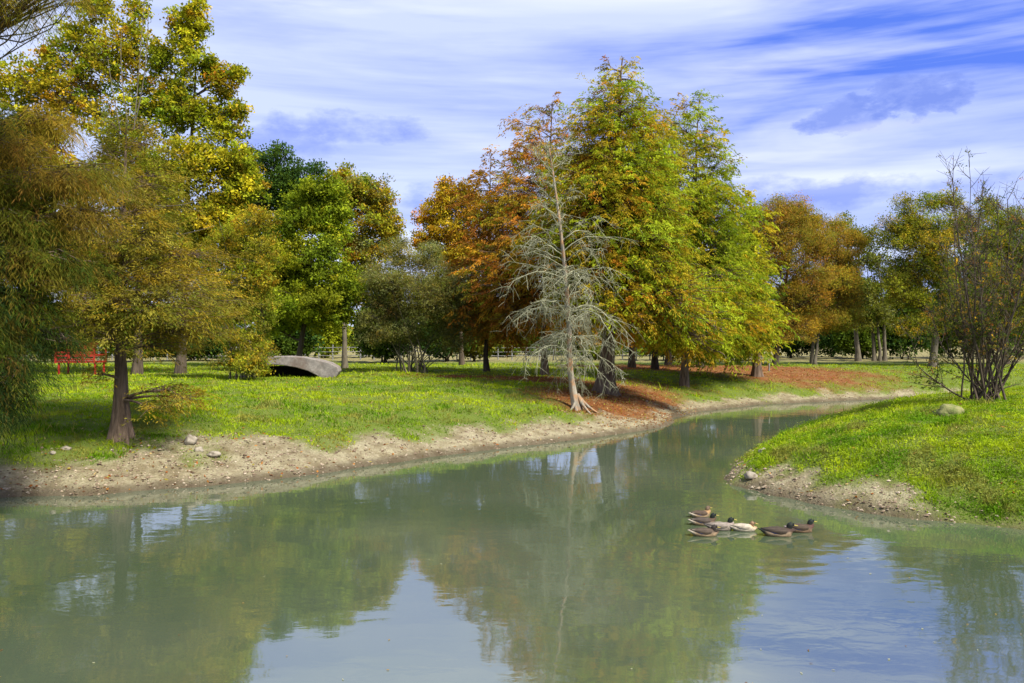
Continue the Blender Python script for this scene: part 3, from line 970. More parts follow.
blabs = ['mid green bush between the two plane tree trunks', 'dark bush behind the right plane tree trunk', 'dark bush behind the trunk of the bright green tree',
         'dark bush behind the left half of the greyish shrub tree', 'dark bush behind the right half of the greyish shrub tree', 'olive bush behind the leftmost red brown cypress',
         'olive bush behind the largest cypress trunk', 'green bush seen between the thin cypress trunks', 'dark bush behind the rightmost cypress of the central group', 'green bush behind the slender grey trunked tree',
         'dark bush behind the red bench', 'dark bush behind the rounded orange trees', 'dark bush right of the two pale stems, beyond the bank', 'broad dark evergreen bush between the pale forked tree and the large olive tree',
         'mid green bush behind the trunk of the large olive tree', 'dark bush behind the stems of the bare shrub', 'dark bush at the right edge of the view',
         'fresh green bush left of the greyish shrub tree', 'small fresh green bush beyond the lawn left of the dead tree', 'green bush behind the trunk of the near left cypress',
         'dark bush behind the hanging foliage at the left edge', 'light green bush behind the plane tree trunks', 'yellow green bush seen right of the arched slab',
         'dark bush behind the thicket tree', 'distant green bush in the bright gap behind the dead tree', 'distant light green bush behind the cypress trunks', 'distant green bush under the yellow green cypress skirts']
for i, (bx_, dd, wpx, hpx, cc_) in enumerate(bush):
    make_tree('bush', blabs[i], 'bush', GB, bx_, dd,
              lob(dd, (bx_, 352 - hpx, wpx * 0.6, hpx * 0.55), (bx_ - wpx * 0.5, 355 - hpx * 0.6, wpx * 0.5, hpx * 0.5), (bx_ + wpx * 0.5, 355 - hpx * 0.6, wpx * 0.5, hpx * 0.5), (bx_, 357 - hpx * 0.35, wpx * 0.8, hpx * 0.35)),
              [(3, cc_), (1, DKGREEN), (1, GREEN)], 60 + i, tips=900, per=16, rad=0.6, ll=0.26, lw=0.16, tr=0.08, stems=4, fork=0.15)

# ------------------------------------------------------------------ far wood
fw = Acc()
r = np.random.default_rng(90)
n = 26000
fx = r.uniform(-230, 230, n)
hh = 5.5 + 2.5 * sinnoise(fx, fx * 0, 37, 91) + 1.2 * sinnoise(fx, fx * 0, 9, 92)
fy = 215 + r.uniform(-6, 6, n)
fz = 1.4 + hh * r.random(n) ** 0.8
cen = np.stack([fx, fy, fz], 1)
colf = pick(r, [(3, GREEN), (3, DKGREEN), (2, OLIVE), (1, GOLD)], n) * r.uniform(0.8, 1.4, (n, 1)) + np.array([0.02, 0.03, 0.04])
leaves(fw, r, cen, r.normal(size=(n, 3)), r.uniform(1.0, 2.2, n), r.uniform(0.8, 1.6, n), colf)
tag(fw.build('far_wood', M_LEAF), 'distant strip of woodland beyond the dry field', None, None, 'stuff')

# ------------------------------------------------------------------ left bank cypress
def g_left(p):
    px = p[:, 0] / p[:, 1] * F + 512
    return np.stack([0.9 + 0 * px, 1.2 + 0 * px, 1.3 + 0 * px, 0.9 + 0 * px, 0.6 + 0 * px], 1)


D = solve(122, 437)
lobs = cone(122, D, [(120, 30, 30), (170, 45, 60), (215, 70, 95), (260, 85, 130), (300, 88, 150), (332, 80, 120), (345, 55, 70)], 64, 41, slope=-0.02, vthick=0.10, tang=0.3)
lobs += lob(D, (165, 392, 20, 10, -0.6), (190, 400, 16, 9, -0.4), (150, 410, 14, 9, -0.8), (96, 375, 14, 7, -0.8))
make_tree('bald_cypress', 'olive gold bald cypress with flared fluted base on the muddy left bank', 'tree', GC, 122, D,
          lobs, [(1, (0.34, 0.22, 0.02)), (1, (0.22, 0.18, 0.02)), (1, OLIVE), (1, (0.11, 0.15, 0.016)), (1, (0.17, 0.12, 0.025))], 41, 'plume', tips=2500, per=30, plen=0.40, ll=0.085, lw=0.018, tr=0.16,
          grad=g_left, flute=1, inner=0.4, top=P(128, 120, D), bark=M_CYP, droop=0.35, limb_r=0.28, fork=0.14)
# bare leader twigs over it
tw = Acc()
t_root = [o for o in C.objects if o.get('label', '').startswith('olive gold')][0]
r = np.random.default_rng(42)
for (a, b, c_) in [((128, 125), (118, 70), (122, 28)), ((134, 130), (140, 60), (146, -20)), ((136, 120), (150, 60), (148, 0)), ((120, 130), (112, 90), (108, 60)),
                   ((150, 205), (175, 210), (200, 200)), ((140, 240), (180, 238), (215, 226)), ((135, 215), (150, 212), (168, 206))]:
    pa, pb, pc = P(*a, D - .3), P(*b, D - .5), P(*c_, D - .2)
    V, q = tubes(bez(pa, pb, pc, 8), np.linspace(0.013, 0.005, 8)[None], 5)
    tw.add(V - np.array(t_root.location), q)
tw.build('bare_branch', M_BARKP, t_root, True)

# ------------------------------------------------------------------ near left cypress, trunk outside the frame
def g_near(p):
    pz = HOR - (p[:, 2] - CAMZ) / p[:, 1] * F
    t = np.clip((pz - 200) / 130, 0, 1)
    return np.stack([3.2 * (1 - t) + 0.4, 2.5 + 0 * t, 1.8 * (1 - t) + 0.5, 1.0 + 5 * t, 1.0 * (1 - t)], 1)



Dn = 16.4
xb = -13.2
pxn = xb / Dn * F + 512
ln = []
for (cx, cy, rx, ry, dd) in [(8, -10, 30, 8, 11.5), (58, -12, 24, 6, 11.0), (-24, -8, 40, 12, 12), (-10, 130, 40, 20, 13.5), (20, 150, 34, 14, 13.2), (0, 185, 44, 18, 13), (62, 180, 32, 10, 13.0), (-14, 215, 34, 22, 13),
                             (30, 222, 36, 14, 12.8), (82, 215, 24, 9, 13), (-5, 255, 36, 22, 12.6), (45, 255, 28, 12, 12.8), (75, 262, 16, 8, 12.8), (0, 300, 24, 20, 12.6), (-20, 320, 36, 30, 12.5), (5, 340, 18, 22, 12.4),
                             (18, 372, 9, 20, 12.3), (-15, 375, 22, 24, 12.3), (3, 395, 7, 18, 12.2), (44, 340, 4, 14, 13.0), (66, 340, 8, 4, 13.0), (34, 300, 12, 14, 12.8), (-30, 400, 16, 16, 12.2), (95, 172, 24, 9, 13.4), (50, 120, 24, 9, 13.8)]:
    s = dd / F
    ln.append((P(cx, cy, dd), (rx * s, 0.7, ry * s)))
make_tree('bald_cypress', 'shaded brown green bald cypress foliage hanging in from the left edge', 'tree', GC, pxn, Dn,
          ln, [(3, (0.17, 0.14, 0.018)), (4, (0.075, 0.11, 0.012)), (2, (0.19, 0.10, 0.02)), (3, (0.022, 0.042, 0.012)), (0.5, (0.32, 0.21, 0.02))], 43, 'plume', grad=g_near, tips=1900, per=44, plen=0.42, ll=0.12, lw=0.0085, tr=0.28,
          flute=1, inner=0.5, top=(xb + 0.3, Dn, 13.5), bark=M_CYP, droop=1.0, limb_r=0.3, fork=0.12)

# ------------------------------------------------------------------ dead tree
D = solve(577, 410)
bx, by, bz = ground_at(577, D)
root = empty('dead_tree', (bx, by, bz), 'leafless silver grey dead cypress with drooping twigs at the water edge', 'tree', GC)
base = np.array([bx, by, bz])
r = np.random.default_rng(50)
tp = np.array([P(578, 416, D) + [0, 0, -.1], P(574, 398, D), P(570, 370, D), P(569, 330, D), P(566, 280, D), P(560, 225, D), P(554, 180, D), P(549, 148, D)])
tt = np.linspace(0, 1, 30)
pth = np.stack([np.interp(tt, np.linspace(0, 1, 8), tp[:, q]) for q in range(3)], 1)
rt = 0.135 * (1 - 0.93 * tt ** 0.8) * (1 + 1.0 * np.exp(-tt / 0.05)) + 0.012
V, q = tubes(pth[None], rt[None], 22, 0.22, 6)
tw = Acc()
tw.add(V - base, q)
# spreading root foot to the right
for ang, L in [(0.1, 0.75), (-0.5, 0.55), (0.9, 0.4), (-2.4, 0.35)]:
    e = base + np.array([math.cos(ang) * L, math.sin(ang) * L - 0.1, 0])
    e[2] = gz(e[0], e[1]) - 0.03
    V, q = tubes(bez(base + [0, 0, 0.5], base + [math.cos(ang) * L * .4, math.sin(ang) * L * .4, 0.08], e, 8), np.linspace(0.085, 0.02, 8)[None], 8)
    tw.add(V - base, q)
tw.build('trunk', M_DEADT, root, True)
n = 84
u = np.sort(np.concatenate([r.uniform(0.30, 0.97, n - 22), r.uniform(0.38, 0.6, 22)]))
phi = np.arange(n) * 2.4 + r.normal(size=n) * 0.7
stt = np.stack([np.interp(u, tt, pth[:, q]) for q in range(3)], 1)
env = np.interp(u, [0.1, 0.25, 0.45, 0.6, 0.72, 0.85, 1.0], [1.0, 1.5, 2.15, 2.1, 1.8, 1.2, 0.4]) * r.choice([0.35, 0.5, 0.65, 0.8, 0.95, 1.05], n)
el = np.interp(u, [0.1, 0.5, 0.75, 1.0], [0.0, 0.22, 0.6, 1.0])
dirs = np.stack([np.cos(phi), np.sin(phi), np.zeros(n)], 1)
up = np.array([0, 0, 1.0])
mid = stt + dirs * env[:, None] * 0.5 + up * (env * (el * 0.55 + 0.12))[:, None]
endp = stt + dirs * env[:, None] + up * (env * np.interp(u, [0.1, 0.45, 0.65, 1.0], [-0.62, -0.32, 0.2, 1.1]) + r.normal(size=n) * 0.22 * env)[:, None]
br_ = bez(stt, mid, endp, 9)
br_[:, 1:] += np.cumsum(r.normal(size=(n, 8, 3)) * 0.045, 1)
bb = Acc()
V, q = tubes(br_, (0.008 + 0.0068 * env[:, None]) * np.linspace(1, 0.25, 9)[None], 5)
bb.add(V - base, q)
# secondary and tertiary drooping twigs
K = 11
uu = r.uniform(0.15, 1.0, (n, K))
ix = np.minimum((uu * 8).astype(int), 7)
fr = (uu * 8 - ix)[..., None]
ar = np.arange(n)[:, None]
s2 = br_[ar, ix] * (1 - fr) + br_[ar, ix + 1] * fr
tg = nrm(br_[ar, ix + 1] - br_[ar, ix])
sg = np.where(r.random((n, K)) > 0.5, 1, -1)[..., None]
sd2 = nrm(np.cross(tg, up)) * sg
L2 = (env[:, None] * r.uniform(0.14, 0.5, (n, K)) * (1.15 - 0.5 * uu))[..., None]
dr = np.interp(u, [0.1, 0.5, 0.8, 1], [0.9, 0.6, 0.0, -0.4])[:, None, None]
e2 = s2 + (tg * 0.45 + sd2 * 0.5 + r.normal(size=s2.shape) * 0.42) * L2 - up * L2 * dr
m2 = (s2 + e2) / 2 + up * L2 * 0.16
s2, m2, e2, L2f, dr2 = s2.reshape(-1, 3), m2.reshape(-1, 3), e2.reshape(-1, 3), L2.reshape(-1), np.repeat(dr.reshape(-1), K)
t2 = bez(s2, m2, e2, 6)
V, q = tubes(t2, 0.0080 * np.linspace(1, 0.45, 6)[None] * np.ones((len(s2), 1)), 4)
bb.add(V - base, q)
K3 = 5
N2 = len(s2)
ui = r.integers(1, 6, (N2, K3))
s3 = t2[np.arange(N2)[:, None], ui].reshape(-1, 3)
L3 = np.repeat(L2f, K3)[:, None] * r.uniform(0.25, 0.6, (N2 * K3, 1))
e3 = s3 + nrm(np.repeat(nrm(e2 - s2), K3, 0) * 0.5 + r.normal(size=s3.shape) * 0.7) * L3 - up * L3 * np.repeat(dr2, K3)[:, None] * 0.8
t3 = bez(s3, (s3 + e3) / 2 + up * L3 * 0.1, e3, 4)
V, q = tubes(t3, 0.0066 * np.linspace(1, 0.6, 4)[None] * np.ones((len(s3), 1)), 3)
bb.add(V - base, q)
bb.build('branches', M_DEAD, root, True)

# ------------------------------------------------------------------ bare stemmed shrub on the mound
D = solve(985, 401)
bx, by, bz = ground_at(985, D)
root = empty('shrub', (bx, by, bz), 'tall multi stemmed shrub with sparse small leaves on the right grassy mound', 'shrub')
base = np.array([bx, by, bz])
r = np.random.default_rng(55)
n = 30
b0 = base + np.stack([r.normal(size=n) * 0.26, r.normal(size=n) * 0.2, np.full(n, -0.05)], 1)
tgt = []
for i in range(n):
    px_ = [985, 965, 1003, 945, 1022, 975, 992, 928, 1045, 1010][i % 10] + r.normal() * 8
    py_ = {0: 175, 1: 150, 2: 185, 3: 235, 4: 190, 5: 200, 6: 215, 7: 290, 8: 240, 9: 210}[i % 10] + abs(r.normal()) * 22
    tgt.append(P(px_, py_, D + r.normal() * 0.9))
tgt = np.array(tgt)
mid = b0 + (tgt - b0) * np.array([1.0, 1.0, 0.45])
st_ = bez(b0, mid, tgt, 12)
st_[:, 1:] += np.cumsum(r.normal(size=(n, 11, 3)) * 0.022, 1)
r0 = r.uniform(0.016, 0.038, n)
sh = Acc()
V, q = tubes(st_, r0[:, None] * np.linspace(1, 0.15, 12)[None], 6)
sh.add(V - base, q)
K = 16
uu = r.uniform(0.22, 1.0, (n, K))
ix = np.minimum((uu * 11).astype(int), 10)
fr = (uu * 11 - ix)[..., None]
ar = np.arange(n)[:, None]
s2 = (st_[ar, ix] * (1 - fr) + st_[ar, ix + 1] * fr)
tg = nrm(st_[ar, ix + 1] - st_[ar, ix])
rd = r.normal(size=s2.shape) * np.array([1, 1, 0.25])
L2 = r.uniform(0.4, 1.15, (n, K))[..., None] * (1.15 - 0.55 * uu[..., None])
e2 = s2 + nrm(tg * 1.0 + nrm(rd) * 0.75) * L2
s2, e2, L2 = s2.reshape(-1, 3), e2.reshape(-1, 3), L2.reshape(-1, 1)
t2 = bez(s2, (s2 + e2) / 2 + nrm(rd.reshape(-1, 3)) * L2 * 0.1, e2, 5)
V, q = tubes(t2, 0.011 * np.linspace(1, 0.4, 5)[None] * np.ones((len(s2), 1)), 4)
sh.add(V - base, q)
K3 = 5
N2 = len(s2)
ui = r.integers(1, 5, (N2, K3))
s3 = t2[np.arange(N2)[:, None], ui].reshape(-1, 3)
e3 = s3 + nrm(np.repeat(nrm(e2 - s2), K3, 0) + r.normal(size=s3.shape) * 0.6) * r.uniform(0.15, 0.45, (N2 * K3, 1))
t3 = bez(s3, (s3 + e3) / 2, e3, 3)
V, q = tubes(t3, 0.005 * np.linspace(1, 0.7, 3)[None] * np.ones((len(s3), 1)), 3)
sh.add(V - base, q)
# low twigs by the foot
for i in range(12):
    a = r.uniform(0, 2 * math.pi)
    L = r.uniform(0.5, 1.3)
    e = base + np.array([math.cos(a) * L, math.sin(a) * L * 0.5, r.uniform(0.3, 0.9)])
    V, q = tubes(bez(base, base + (e - base) * [.4, .4, .8], e, 6), np.linspace(0.014, 0.004, 6)[None], 4)
    sh.add(V - base, q)
sh.build('stems', M_BARK, root, True)
pt = np.concatenate([e3, t3[:, 1]])
pt = pt[r.random(len(pt)) < np.clip(0.75 - (pt[:, 2] - bz) / 9, 0.15, 0.5)]
cc = pick(r, [(5, (0.07, 0.10, 0.02)), (3, (0.13, 0.13, 0.03)), (1, BROWN), (1, GOLD), (0.4, RUST)], len(pt))
fo = Acc()
clump_leaves(fo, r, pt - base, cc, 7, 0.10, 0.065, 0.035)
fo.build('leaves', M_LEAF, root)

# ------------------------------------------------------------------ grass, weeds, litter, gravel
def scatter(n, seed, x0=-24, x1=30, y0=10.5, y1=52, power=1.6):
    r = np.random.default_rng(seed)
    t = r.random(n)
    a, b = y0 ** (1 - power), y1 ** (1 - power)
    y = (a + (b - a) * t) ** (1 / (1 - power))
    x = r.uniform(-0.72, 0.72, n) * y
    return r, x, y


def zone_col(x, y, r, n):
    n1 = sinnoise(x, y, 5.5, 71)
    n2 = sinnoise(x, y, 1.6, 72)
    t = np.clip(0.52 + 0.75 * n1 + 0.55 * n2 + 0.25 * np.clip((y - 24) / 14, -1, 1), 0, 1)[:, None]
    a = np.array([0.11, 0.21, 0.009])
    b = np.array([0.33, 0.40, 0.013])
    c = a * (1 - t) + b * t
    straw = (r.random(n) < 0.03 + 0.12 * np.clip(sinnoise(x, y, 3.1, 73), 0, 1))[:, None]
    c = np.where(straw, np.array([0.33, 0.29, 0.09]), c)
    worn = np.clip((sinnoise(x, y, 2.7, 79) + 0.5 * sinnoise(x, y, 0.8, 81) - 0.30) * 1.6, 0, 0.75)[:, None]
    c = c * (1 - worn) + np.array([0.23, 0.20, 0.05]) * worn
    return c * r.uniform(0.82, 1.18, (n, 1)) * (1 + 0.22 * sinnoise(x, y, 1.0, 82))[:, None]


r, gx_, gy_ = scatter(820000, 70, power=1.35)
z_, d_, w_, mud_, lit_, str_ = masks(gx_, gy_)
dens = 0.62 + 0.38 * sinnoise(gx_, gy_, 1.1, 77)
keep = (d_ > 0.05) & (r.random(len(gx_)) > mud_ * 1.04 - 0.02) & (r.random(len(gx_)) > 0.88 * lit_) & (r.random(len(gx_)) < dens)
x, y, z, mm, lt = gx_[keep], gy_[keep], z_[keep], mud_[keep], lit_[keep]
n = len(x)
h = r.uniform(0.025, 0.085, n) * (1 + 0.4 * sinnoise(x, y, 2.2, 74)) * (1 - 0.5 * mm)
tall = r.random(n) < 0.012
h = np.where(tall, h * 2.6, h) * (1 + 0.7 * np.clip(sinnoise(x, y, 1.9, 83), -0.4, 1))
wd = (0.004 + 0.0006 * y) * r.uniform(0.7, 1.4, n)
az = r.uniform(0, 2 * math.pi, n)
side = np.stack([np.cos(az), np.sin(az), np.zeros(n)], 1) * wd[:, None]
ln_ = np.stack([r.normal(size=n), r.normal(size=n), np.zeros(n)], 1) * (h * 0.45)[:, None]
bse = np.stack([x, y, z - 0.01], 1)
tip = bse + ln_ + np.array([0, 0, 1.0]) * h[:, None]
V = np.stack([bse - side, bse + side, tip], 1).reshape(-1, 3)
colg = zone_col(x, y, r, n)
colg = np.where((r.random(n) < lt * 0.7)[:, None], np.array([0.24, 0.12, 0.035]), colg)
me = mesh_np('grass', V, np.arange(3 * n).reshape(-1, 3), M_GRASS, np.repeat(colg, 3, 0))
tag(link('grass', me), 'short bright yellow green grass over both banks', None, None, 'stuff')

# broad leafy weeds: rough patches on the mound and along the bank
r, gx_, gy_ = scatter(330000, 75, power=1.5, y1=34)
z_, d_, w_, mud_, lit_, str_ = masks(gx_, gy_)
wn = sinnoise(gx_, gy_, 1.5, 76) + 0.6 * sinnoise(gx_, gy_, 0.55, 78)
pm = np.where(w_ == 1, np.clip(0.75 + 0.6 * wn, 0, 1), np.clip(0.35 * (wn - 0.45) + 0.12, 0, 1))
pm = pm * np.where(w_ == 1, np.clip(1.5 - d_ / 5, 0.25, 1), 1)
keep = (d_ > 0.2) & (mud_ < 0.45) & (r.random(len(gx_)) < pm) & (lit_ < 0.4)
x, y, z, wk = gx_[keep], gy_[keep], z_[keep], wn[keep]
n = len(x)
lift = r.random(n) * (0.10 + 0.09 * np.clip(wk, -0.5, 1.2))
cen = np.stack([x, y, z + 0.01 + lift], 1)
ax = np.stack([r.normal(size=n), r.normal(size=n), r.normal(size=n) * 0.4 + 0.2], 1)
cw_ = zone_col(x, y, r, n) * 0.8 + np.array([0.012, 0.035, 0.004]) * r.uniform(0.5, 1.2, (n, 1))
wa = Acc()
leaves(wa, r, cen, ax, r.uniform(0.025, 0.055, n), r.uniform(0.016, 0.034, n), cw_, 1.2)
tag(wa.build('weeds', M_GRASS), 'low broad leafy weeds tangled in the grass', None, None, 'stuff')

# fallen leaves and twigs
r, gx_, gy_ = scatter(190000, 80, power=1.2)
z_, d_, w_, mud_, lit_, str_ = masks(gx_, gy_)
keep = (d_ > 0.03) & (r.random(len(gx_)) < np.clip(0.75 * lit_ + 0.05 * mud_ * (w_ == 0) + 0.01, 0, 1))
x, y, z, lt = gx_[keep], gy_[keep], z_[keep], lit_[keep]
n = len(x)
cl = pick(r, [(4, (0.26, 0.085, 0.022)), (3, (0.36, 0.16, 0.04)), (3, (0.15, 0.06, 0.025)), (1.2, (0.46, 0.33, 0.14)), (1, (0.34, 0.28, 0.05))], n) * r.uniform(0.7, 1.3, (n, 1))
fa = Acc()
leaves(fa, r, np.stack([x, y, z + 0.015], 1), np.stack([r.normal(size=n), r.normal(size=n), r.normal(size=n) * 0.25], 1), r.uniform(0.05, 0.13, n), r.uniform(0.02, 0.06, n), cl, 1.5)
tag(fa.build('fallen_leaves', M_GRASS), 'rust brown fallen leaves under the cypresses and along the shore', None, None, 'stuff')

# gravel and clods on the bare shore
r, gx_, gy_ = scatter(190000, 85, power=1.5)
z_, d_, w_, mud_, lit_, str_ = masks(gx_, gy_)
keep = (d_ > -0.05) & (r.random(len(gx_)) < mud_ * (0.22 + 0.3 * (sinnoise(gx_, gy_, 0.8, 86) > 0.2)))
x, y, z = gx_[keep], gy_[keep], z_[keep]
n = len(x)
s = 0.008 + 0.024 * r.random(n) ** 5 + 0.0006 * y
oc = np.array([(1, 0, 0), (-1, 0, 0), (0, 1, 0), (0, -1, 0), (0, 0, 1), (0, 0, -1)], float)
of = np.array([(0, 2, 4), (2, 1, 4), (1, 3, 4), (3, 0, 4), (2, 0, 5), (1, 2, 5), (3, 1, 5), (0, 3, 5)])
jit = r.uniform(0.6, 1.4, (n, 6, 3))
V = (np.stack([x, y, z], 1)[:, None, :] + oc[None] * jit * s[:, None, None] * np.array([1.2, 1.2, 0.7])).reshape(-1, 3)
Fq = (np.arange(n)[:, None, None] * 6 + of[None]).reshape(-1, 3)
cg = pick(r, [(3, (0.34, 0.28, 0.20)), (3, (0.20, 0.15, 0.10)), (2, (0.11, 0.08, 0.05)), (0.6, (0.40, 0.35, 0.26))], n)
M_GRAV = rough_mat('gravel', (0, 0, 0), (1, 1, 1), 30, 0.004, attr=True)
me = mesh_np('gravel', V, Fq, M_GRAV, np.repeat(cg, 6, 0))
tag(link('gravel', me), 'loose gravel and clods on the muddy shore', None, None, 'stuff')


# leaves and seeds drifting on the water
r = np.random.default_rng(88)
n = 700
fy_ = 6.5 + 22 * r.random(n) ** 1.5
fx_ = r.uniform(-0.66, 0.66, n) * fy_
_, fd_, _ = terrain(fx_, fy_, True)
kp = (fd_ < -0.05) & (r.random(n) < np.where(fd_ > -1.2, 0.9, 0.22))
fx_, fy_ = fx_[kp], fy_[kp]
n = len(fx_)
fl = Acc()
leaves(fl, r, np.stack([fx_, fy_, np.full(n, 0.006)], 1), np.stack([r.normal(size=n), r.normal(size=n), np.zeros(n)], 1), r.uniform(0.02, 0.05, n), r.uniform(0.01, 0.025, n),
       pick(r, [(3, (0.30, 0.2, 0.06)), (2, (0.16, 0.09, 0.04)), (2, (0.35, 0.34, 0.2))], n), 60)
tag(fl.build('floating_leaves', M_GRASS), 'scattered small leaves drifting on the pond water', None, None, 'stuff')


# ------------------------------------------------------------------ rocks
def rock(px, py, D, wpx, hpx, label, seed, mat=M_ROCK, group='stones on the pond banks'):
    import bmesh
    bm = bmesh.new()
    bmesh.ops.create_icosphere(bm, subdivisions=3, radius=1)
    X = (px - 512) * D / F
    Z = gz(X, D)
    w_, h_ = wpx * D / F / 2, hpx * D / F / 2
    for v in bm.verts:
        nn = mnoise.noise(v.co * 1.3 + Vector((seed, 0, 0))) * 0.45 + mnoise.noise(v.co * 3.5 + Vector((0, seed, 0))) * 0.16
        v.co *= 1 + nn
        v.co.x *= w_
        v.co.y *= w_ * 0.85
        v.co.z *= h_
    me = bpy.data.meshes.new('stone')
    bm.to_mesh(me)
    bm.free()
    for p in me.polygons:
        p.use_smooth = True
    me.materials.append(mat)
    o = link('stone', me, None, (X, D, Z + h_ * 0.45))
    tag(o, label, 'stone', group)


rock(190, 446, 17.6, 12, 11, 'tan upright boulder right of the fluted cypress trunk', 1)
rock(214, 452, 17.2, 13, 7, 'low pale stone, rightmost of the cluster by the left bank tree', 2)
rock(199, 453, 17.3, 9, 6, 'small flat grey stone between the tan boulder and the pale stone', 3)
rock(66, 461, 16.7, 9, 5, 'small pale stone at the mud edge left of the fluted trunk', 4)
rock(52, 464, 16.4, 6, 4, 'tiny pale stone beside the mud edge near the left side', 5)
rock(751, 480, 16.0, 13, 8, 'pale rounded stone at the waterline of the mound tip', 6)
rock(763, 459, 18.4, 8, 6, 'small pale stone on the back edge of the mound tip', 7)
M_MOSS = rough_mat('mossy_boulder', (0.08, 0.11, 0.02), (0.24, 0.22, 0.09), 7, 0.05)
rock(948, 410, 18.2, 24, 14, 'mossy yellow green boulder in the grass left of the shrub', 8, M_MOSS)

# ------------------------------------------------------------------ arched concrete slab
D = 32.5
sx = D / F
bx, by, bz = ground_at(300, D)
root = empty('concrete_arch', (bx, by, bz), 'curved grey concrete slab arching over a dark hollow in the lawn', 'concrete slab')
outer = [(240, 381), (240, 366), (252, 359.5), (270, 357), (288, 356.8), (304, 358), (318, 360.5), (330, 363.8), (337.5, 368), (338.8, 372), (337, 376), (334, 381)]
inner = [(323, 381), (317, 376), (308, 371.5), (296, 368), (284, 366), (272, 365), (262, 366), (250, 370), (248, 381)]
op = np.array([P(a, b, D) for a, b in outer + inner])
op[:, 2] = op[:, 2]
zb = gz(bx, by)
op[[0, len(outer) - 1, len(outer), len(outer) + len(inner) - 1], 2] = zb - 0.1
dep = 1.5
me = bpy.data.meshes.new('arch_shell')
nn_ = len(op)
V = [tuple(v - np.array([bx, by, bz])) for v in op] + [tuple(v + np.array([-0.2, dep, 0]) - np.array([bx, by, bz])) for v in op]
no = len(outer)
faces = []
# front/back strips between outer and inner curve
ni = len(inner)
ou = list(range(no))
inn = list(range(no, no + ni))[::-1]
i = j = 0
tri = []
while i < no - 1 or j < ni - 1:
    if j >= ni - 1 or (i < no - 1 and (i + 1) / (no - 1) <= (j + 1) / (ni - 1)):
        tri.append((ou[i], ou[i + 1], inn[j]))
        i += 1
    else:
        tri.append((ou[i], inn[j + 1], inn[j]))
        j += 1
faces += tri + [tuple(a + nn_ for a in t[::-1]) for t in tri]
for k in range(nn_):
    k2 = (k + 1) % nn_
    faces.append((k, k + nn_, k2 + nn_, k2))
me.from_pydata(V, [], faces)
me.materials.append(M_CONC)
so = link('slab', me, root)
bv = so.modifiers.new('bevel', 'BEVEL')
bv.width = 0.025
bv.segments = 2
bv.limit_method = 'ANGLE'
# near-black box closing the hollow, its shade put into the colour
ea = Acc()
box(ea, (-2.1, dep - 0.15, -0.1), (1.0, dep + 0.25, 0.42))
e_o = ea.build('hollow_shade_back', M_DARK, root)

# ------------------------------------------------------------------ red bench like play wagon seen through foliage
D = 35
bx, by, bz = ground_at(82, D)
root = empty('slatted_bench', (bx, by, bz), 'red slatted wooden bench box with slanted raised board, half hidden behind hanging foliage', 'bench')
s = D / F
a_ = Acc()
box(a_, (-1.15, -0.45, 0.52), (1.0, 0.45, 0.60))
for k in range(3):
    z0 = 0.63 + k * 0.15
    box(a_, (-1.15, -0.47, z0), (1.0, -0.44, z0 + 0.08))
    if k == 1:
        box(a_, (-1.15, 0.44, z0), (1.0, 0.47, z0 + 0.11))
a_.build('bed', M_RED, root)
for x0 in (-1.13, -0.4, 0.3, 0.93):
    for ya in (-0.50, 0.475):
        a_ = Acc()
        box(a_, (x0, ya, 0.50), (x0 + 0.08, ya + 0.025, 1.12))
        a_.build('upright', M_RED, root)
a_ = Acc()
V = [(0.0, -0.4, 1.10), (0.95, -0.4, 1.10), (1.15, -0.4, 1.45), (0.15, -0.4, 1.38), (0.0, -0.34, 1.10), (0.95, -0.34, 1.10), (1.15, -0.34, 1.45), (0.15, -0.34, 1.38)]
a_.add(V, np.array([(0, 1, 2, 3), (7, 6, 5, 4), (0, 4, 5, 1), (1, 5, 6, 2), (2, 6, 7, 3), (3, 7, 4, 0)]))
a_.build('raised_end', M_RED, root)
for x0 in (-1.02, 0.90):
    for y0 in (-0.40, 0.34):
        wa = Acc()
        box(wa, (x0, y0, -0.1), (x0 + 0.08, y0 + 0.07, 0.515))
        wa.build('leg', M_RED, root)
root.scale = (0.82, 1, 1)

# ------------------------------------------------------------------ field fence
x0, x1, Df = -48, 12, 63
root = empty('fence', (0, Df, gz(0, Df)), 'long grey post and rail fence crossing the dry field behind the trees', 'fence')
fz0 = gz(0, Df)
n = 56
for i in range(n):
    xx = x0 + (x1 - x0) * i / (n - 1)
    zz = gz(xx, Df) - fz0
    a_ = Acc()
    hh_ = 1.15 + 0.08 * math.sin(i * 2.3)
    V, q = tubes(np.array([[(xx, 0, zz - 0.1), (xx + 0.02 * math.sin(i), 0, zz + hh_ * 0.5), (xx + 0.03 * math.sin(i * 1.7), 0, zz + hh_)]]), np.array([[0.055, 0.052, 0.05]]), 6)
    a_.add(V, q)
    a_.build('post', M_FENCE, root)
for k, hz_ in enumerate((0.35, 0.65, 0.98)):
    a_ = Acc()
    xs = np.linspace(x0, x1, 60)
    pts = np.stack([xs, np.full(60, -0.05), terrain(xs, np.full(60, Df)) - fz0 + hz_], 1)
    V, q = tubes(pts[None], np.full((1, 60), 0.025), 5)
    a_.add(V, q)
    a_.build('rail', M_FENCE, root)
# small stake in the leaf litter
X, Y, Z = ground_at(769, 45)
a_ = Acc()
V, q = tubes(np.array([[(0, 0, -0.1), (0.01, 0, 0.25), (0.0, 0, 0.5)]]), np.array([[0.045, 0.045, 0.04]]), 8)
a_.add(V, q)
tag(a_.build('stake', M_FENCE, None, True, (X, Y, Z)), 'short pale stake standing in the rusty leaf litter', 'stake')


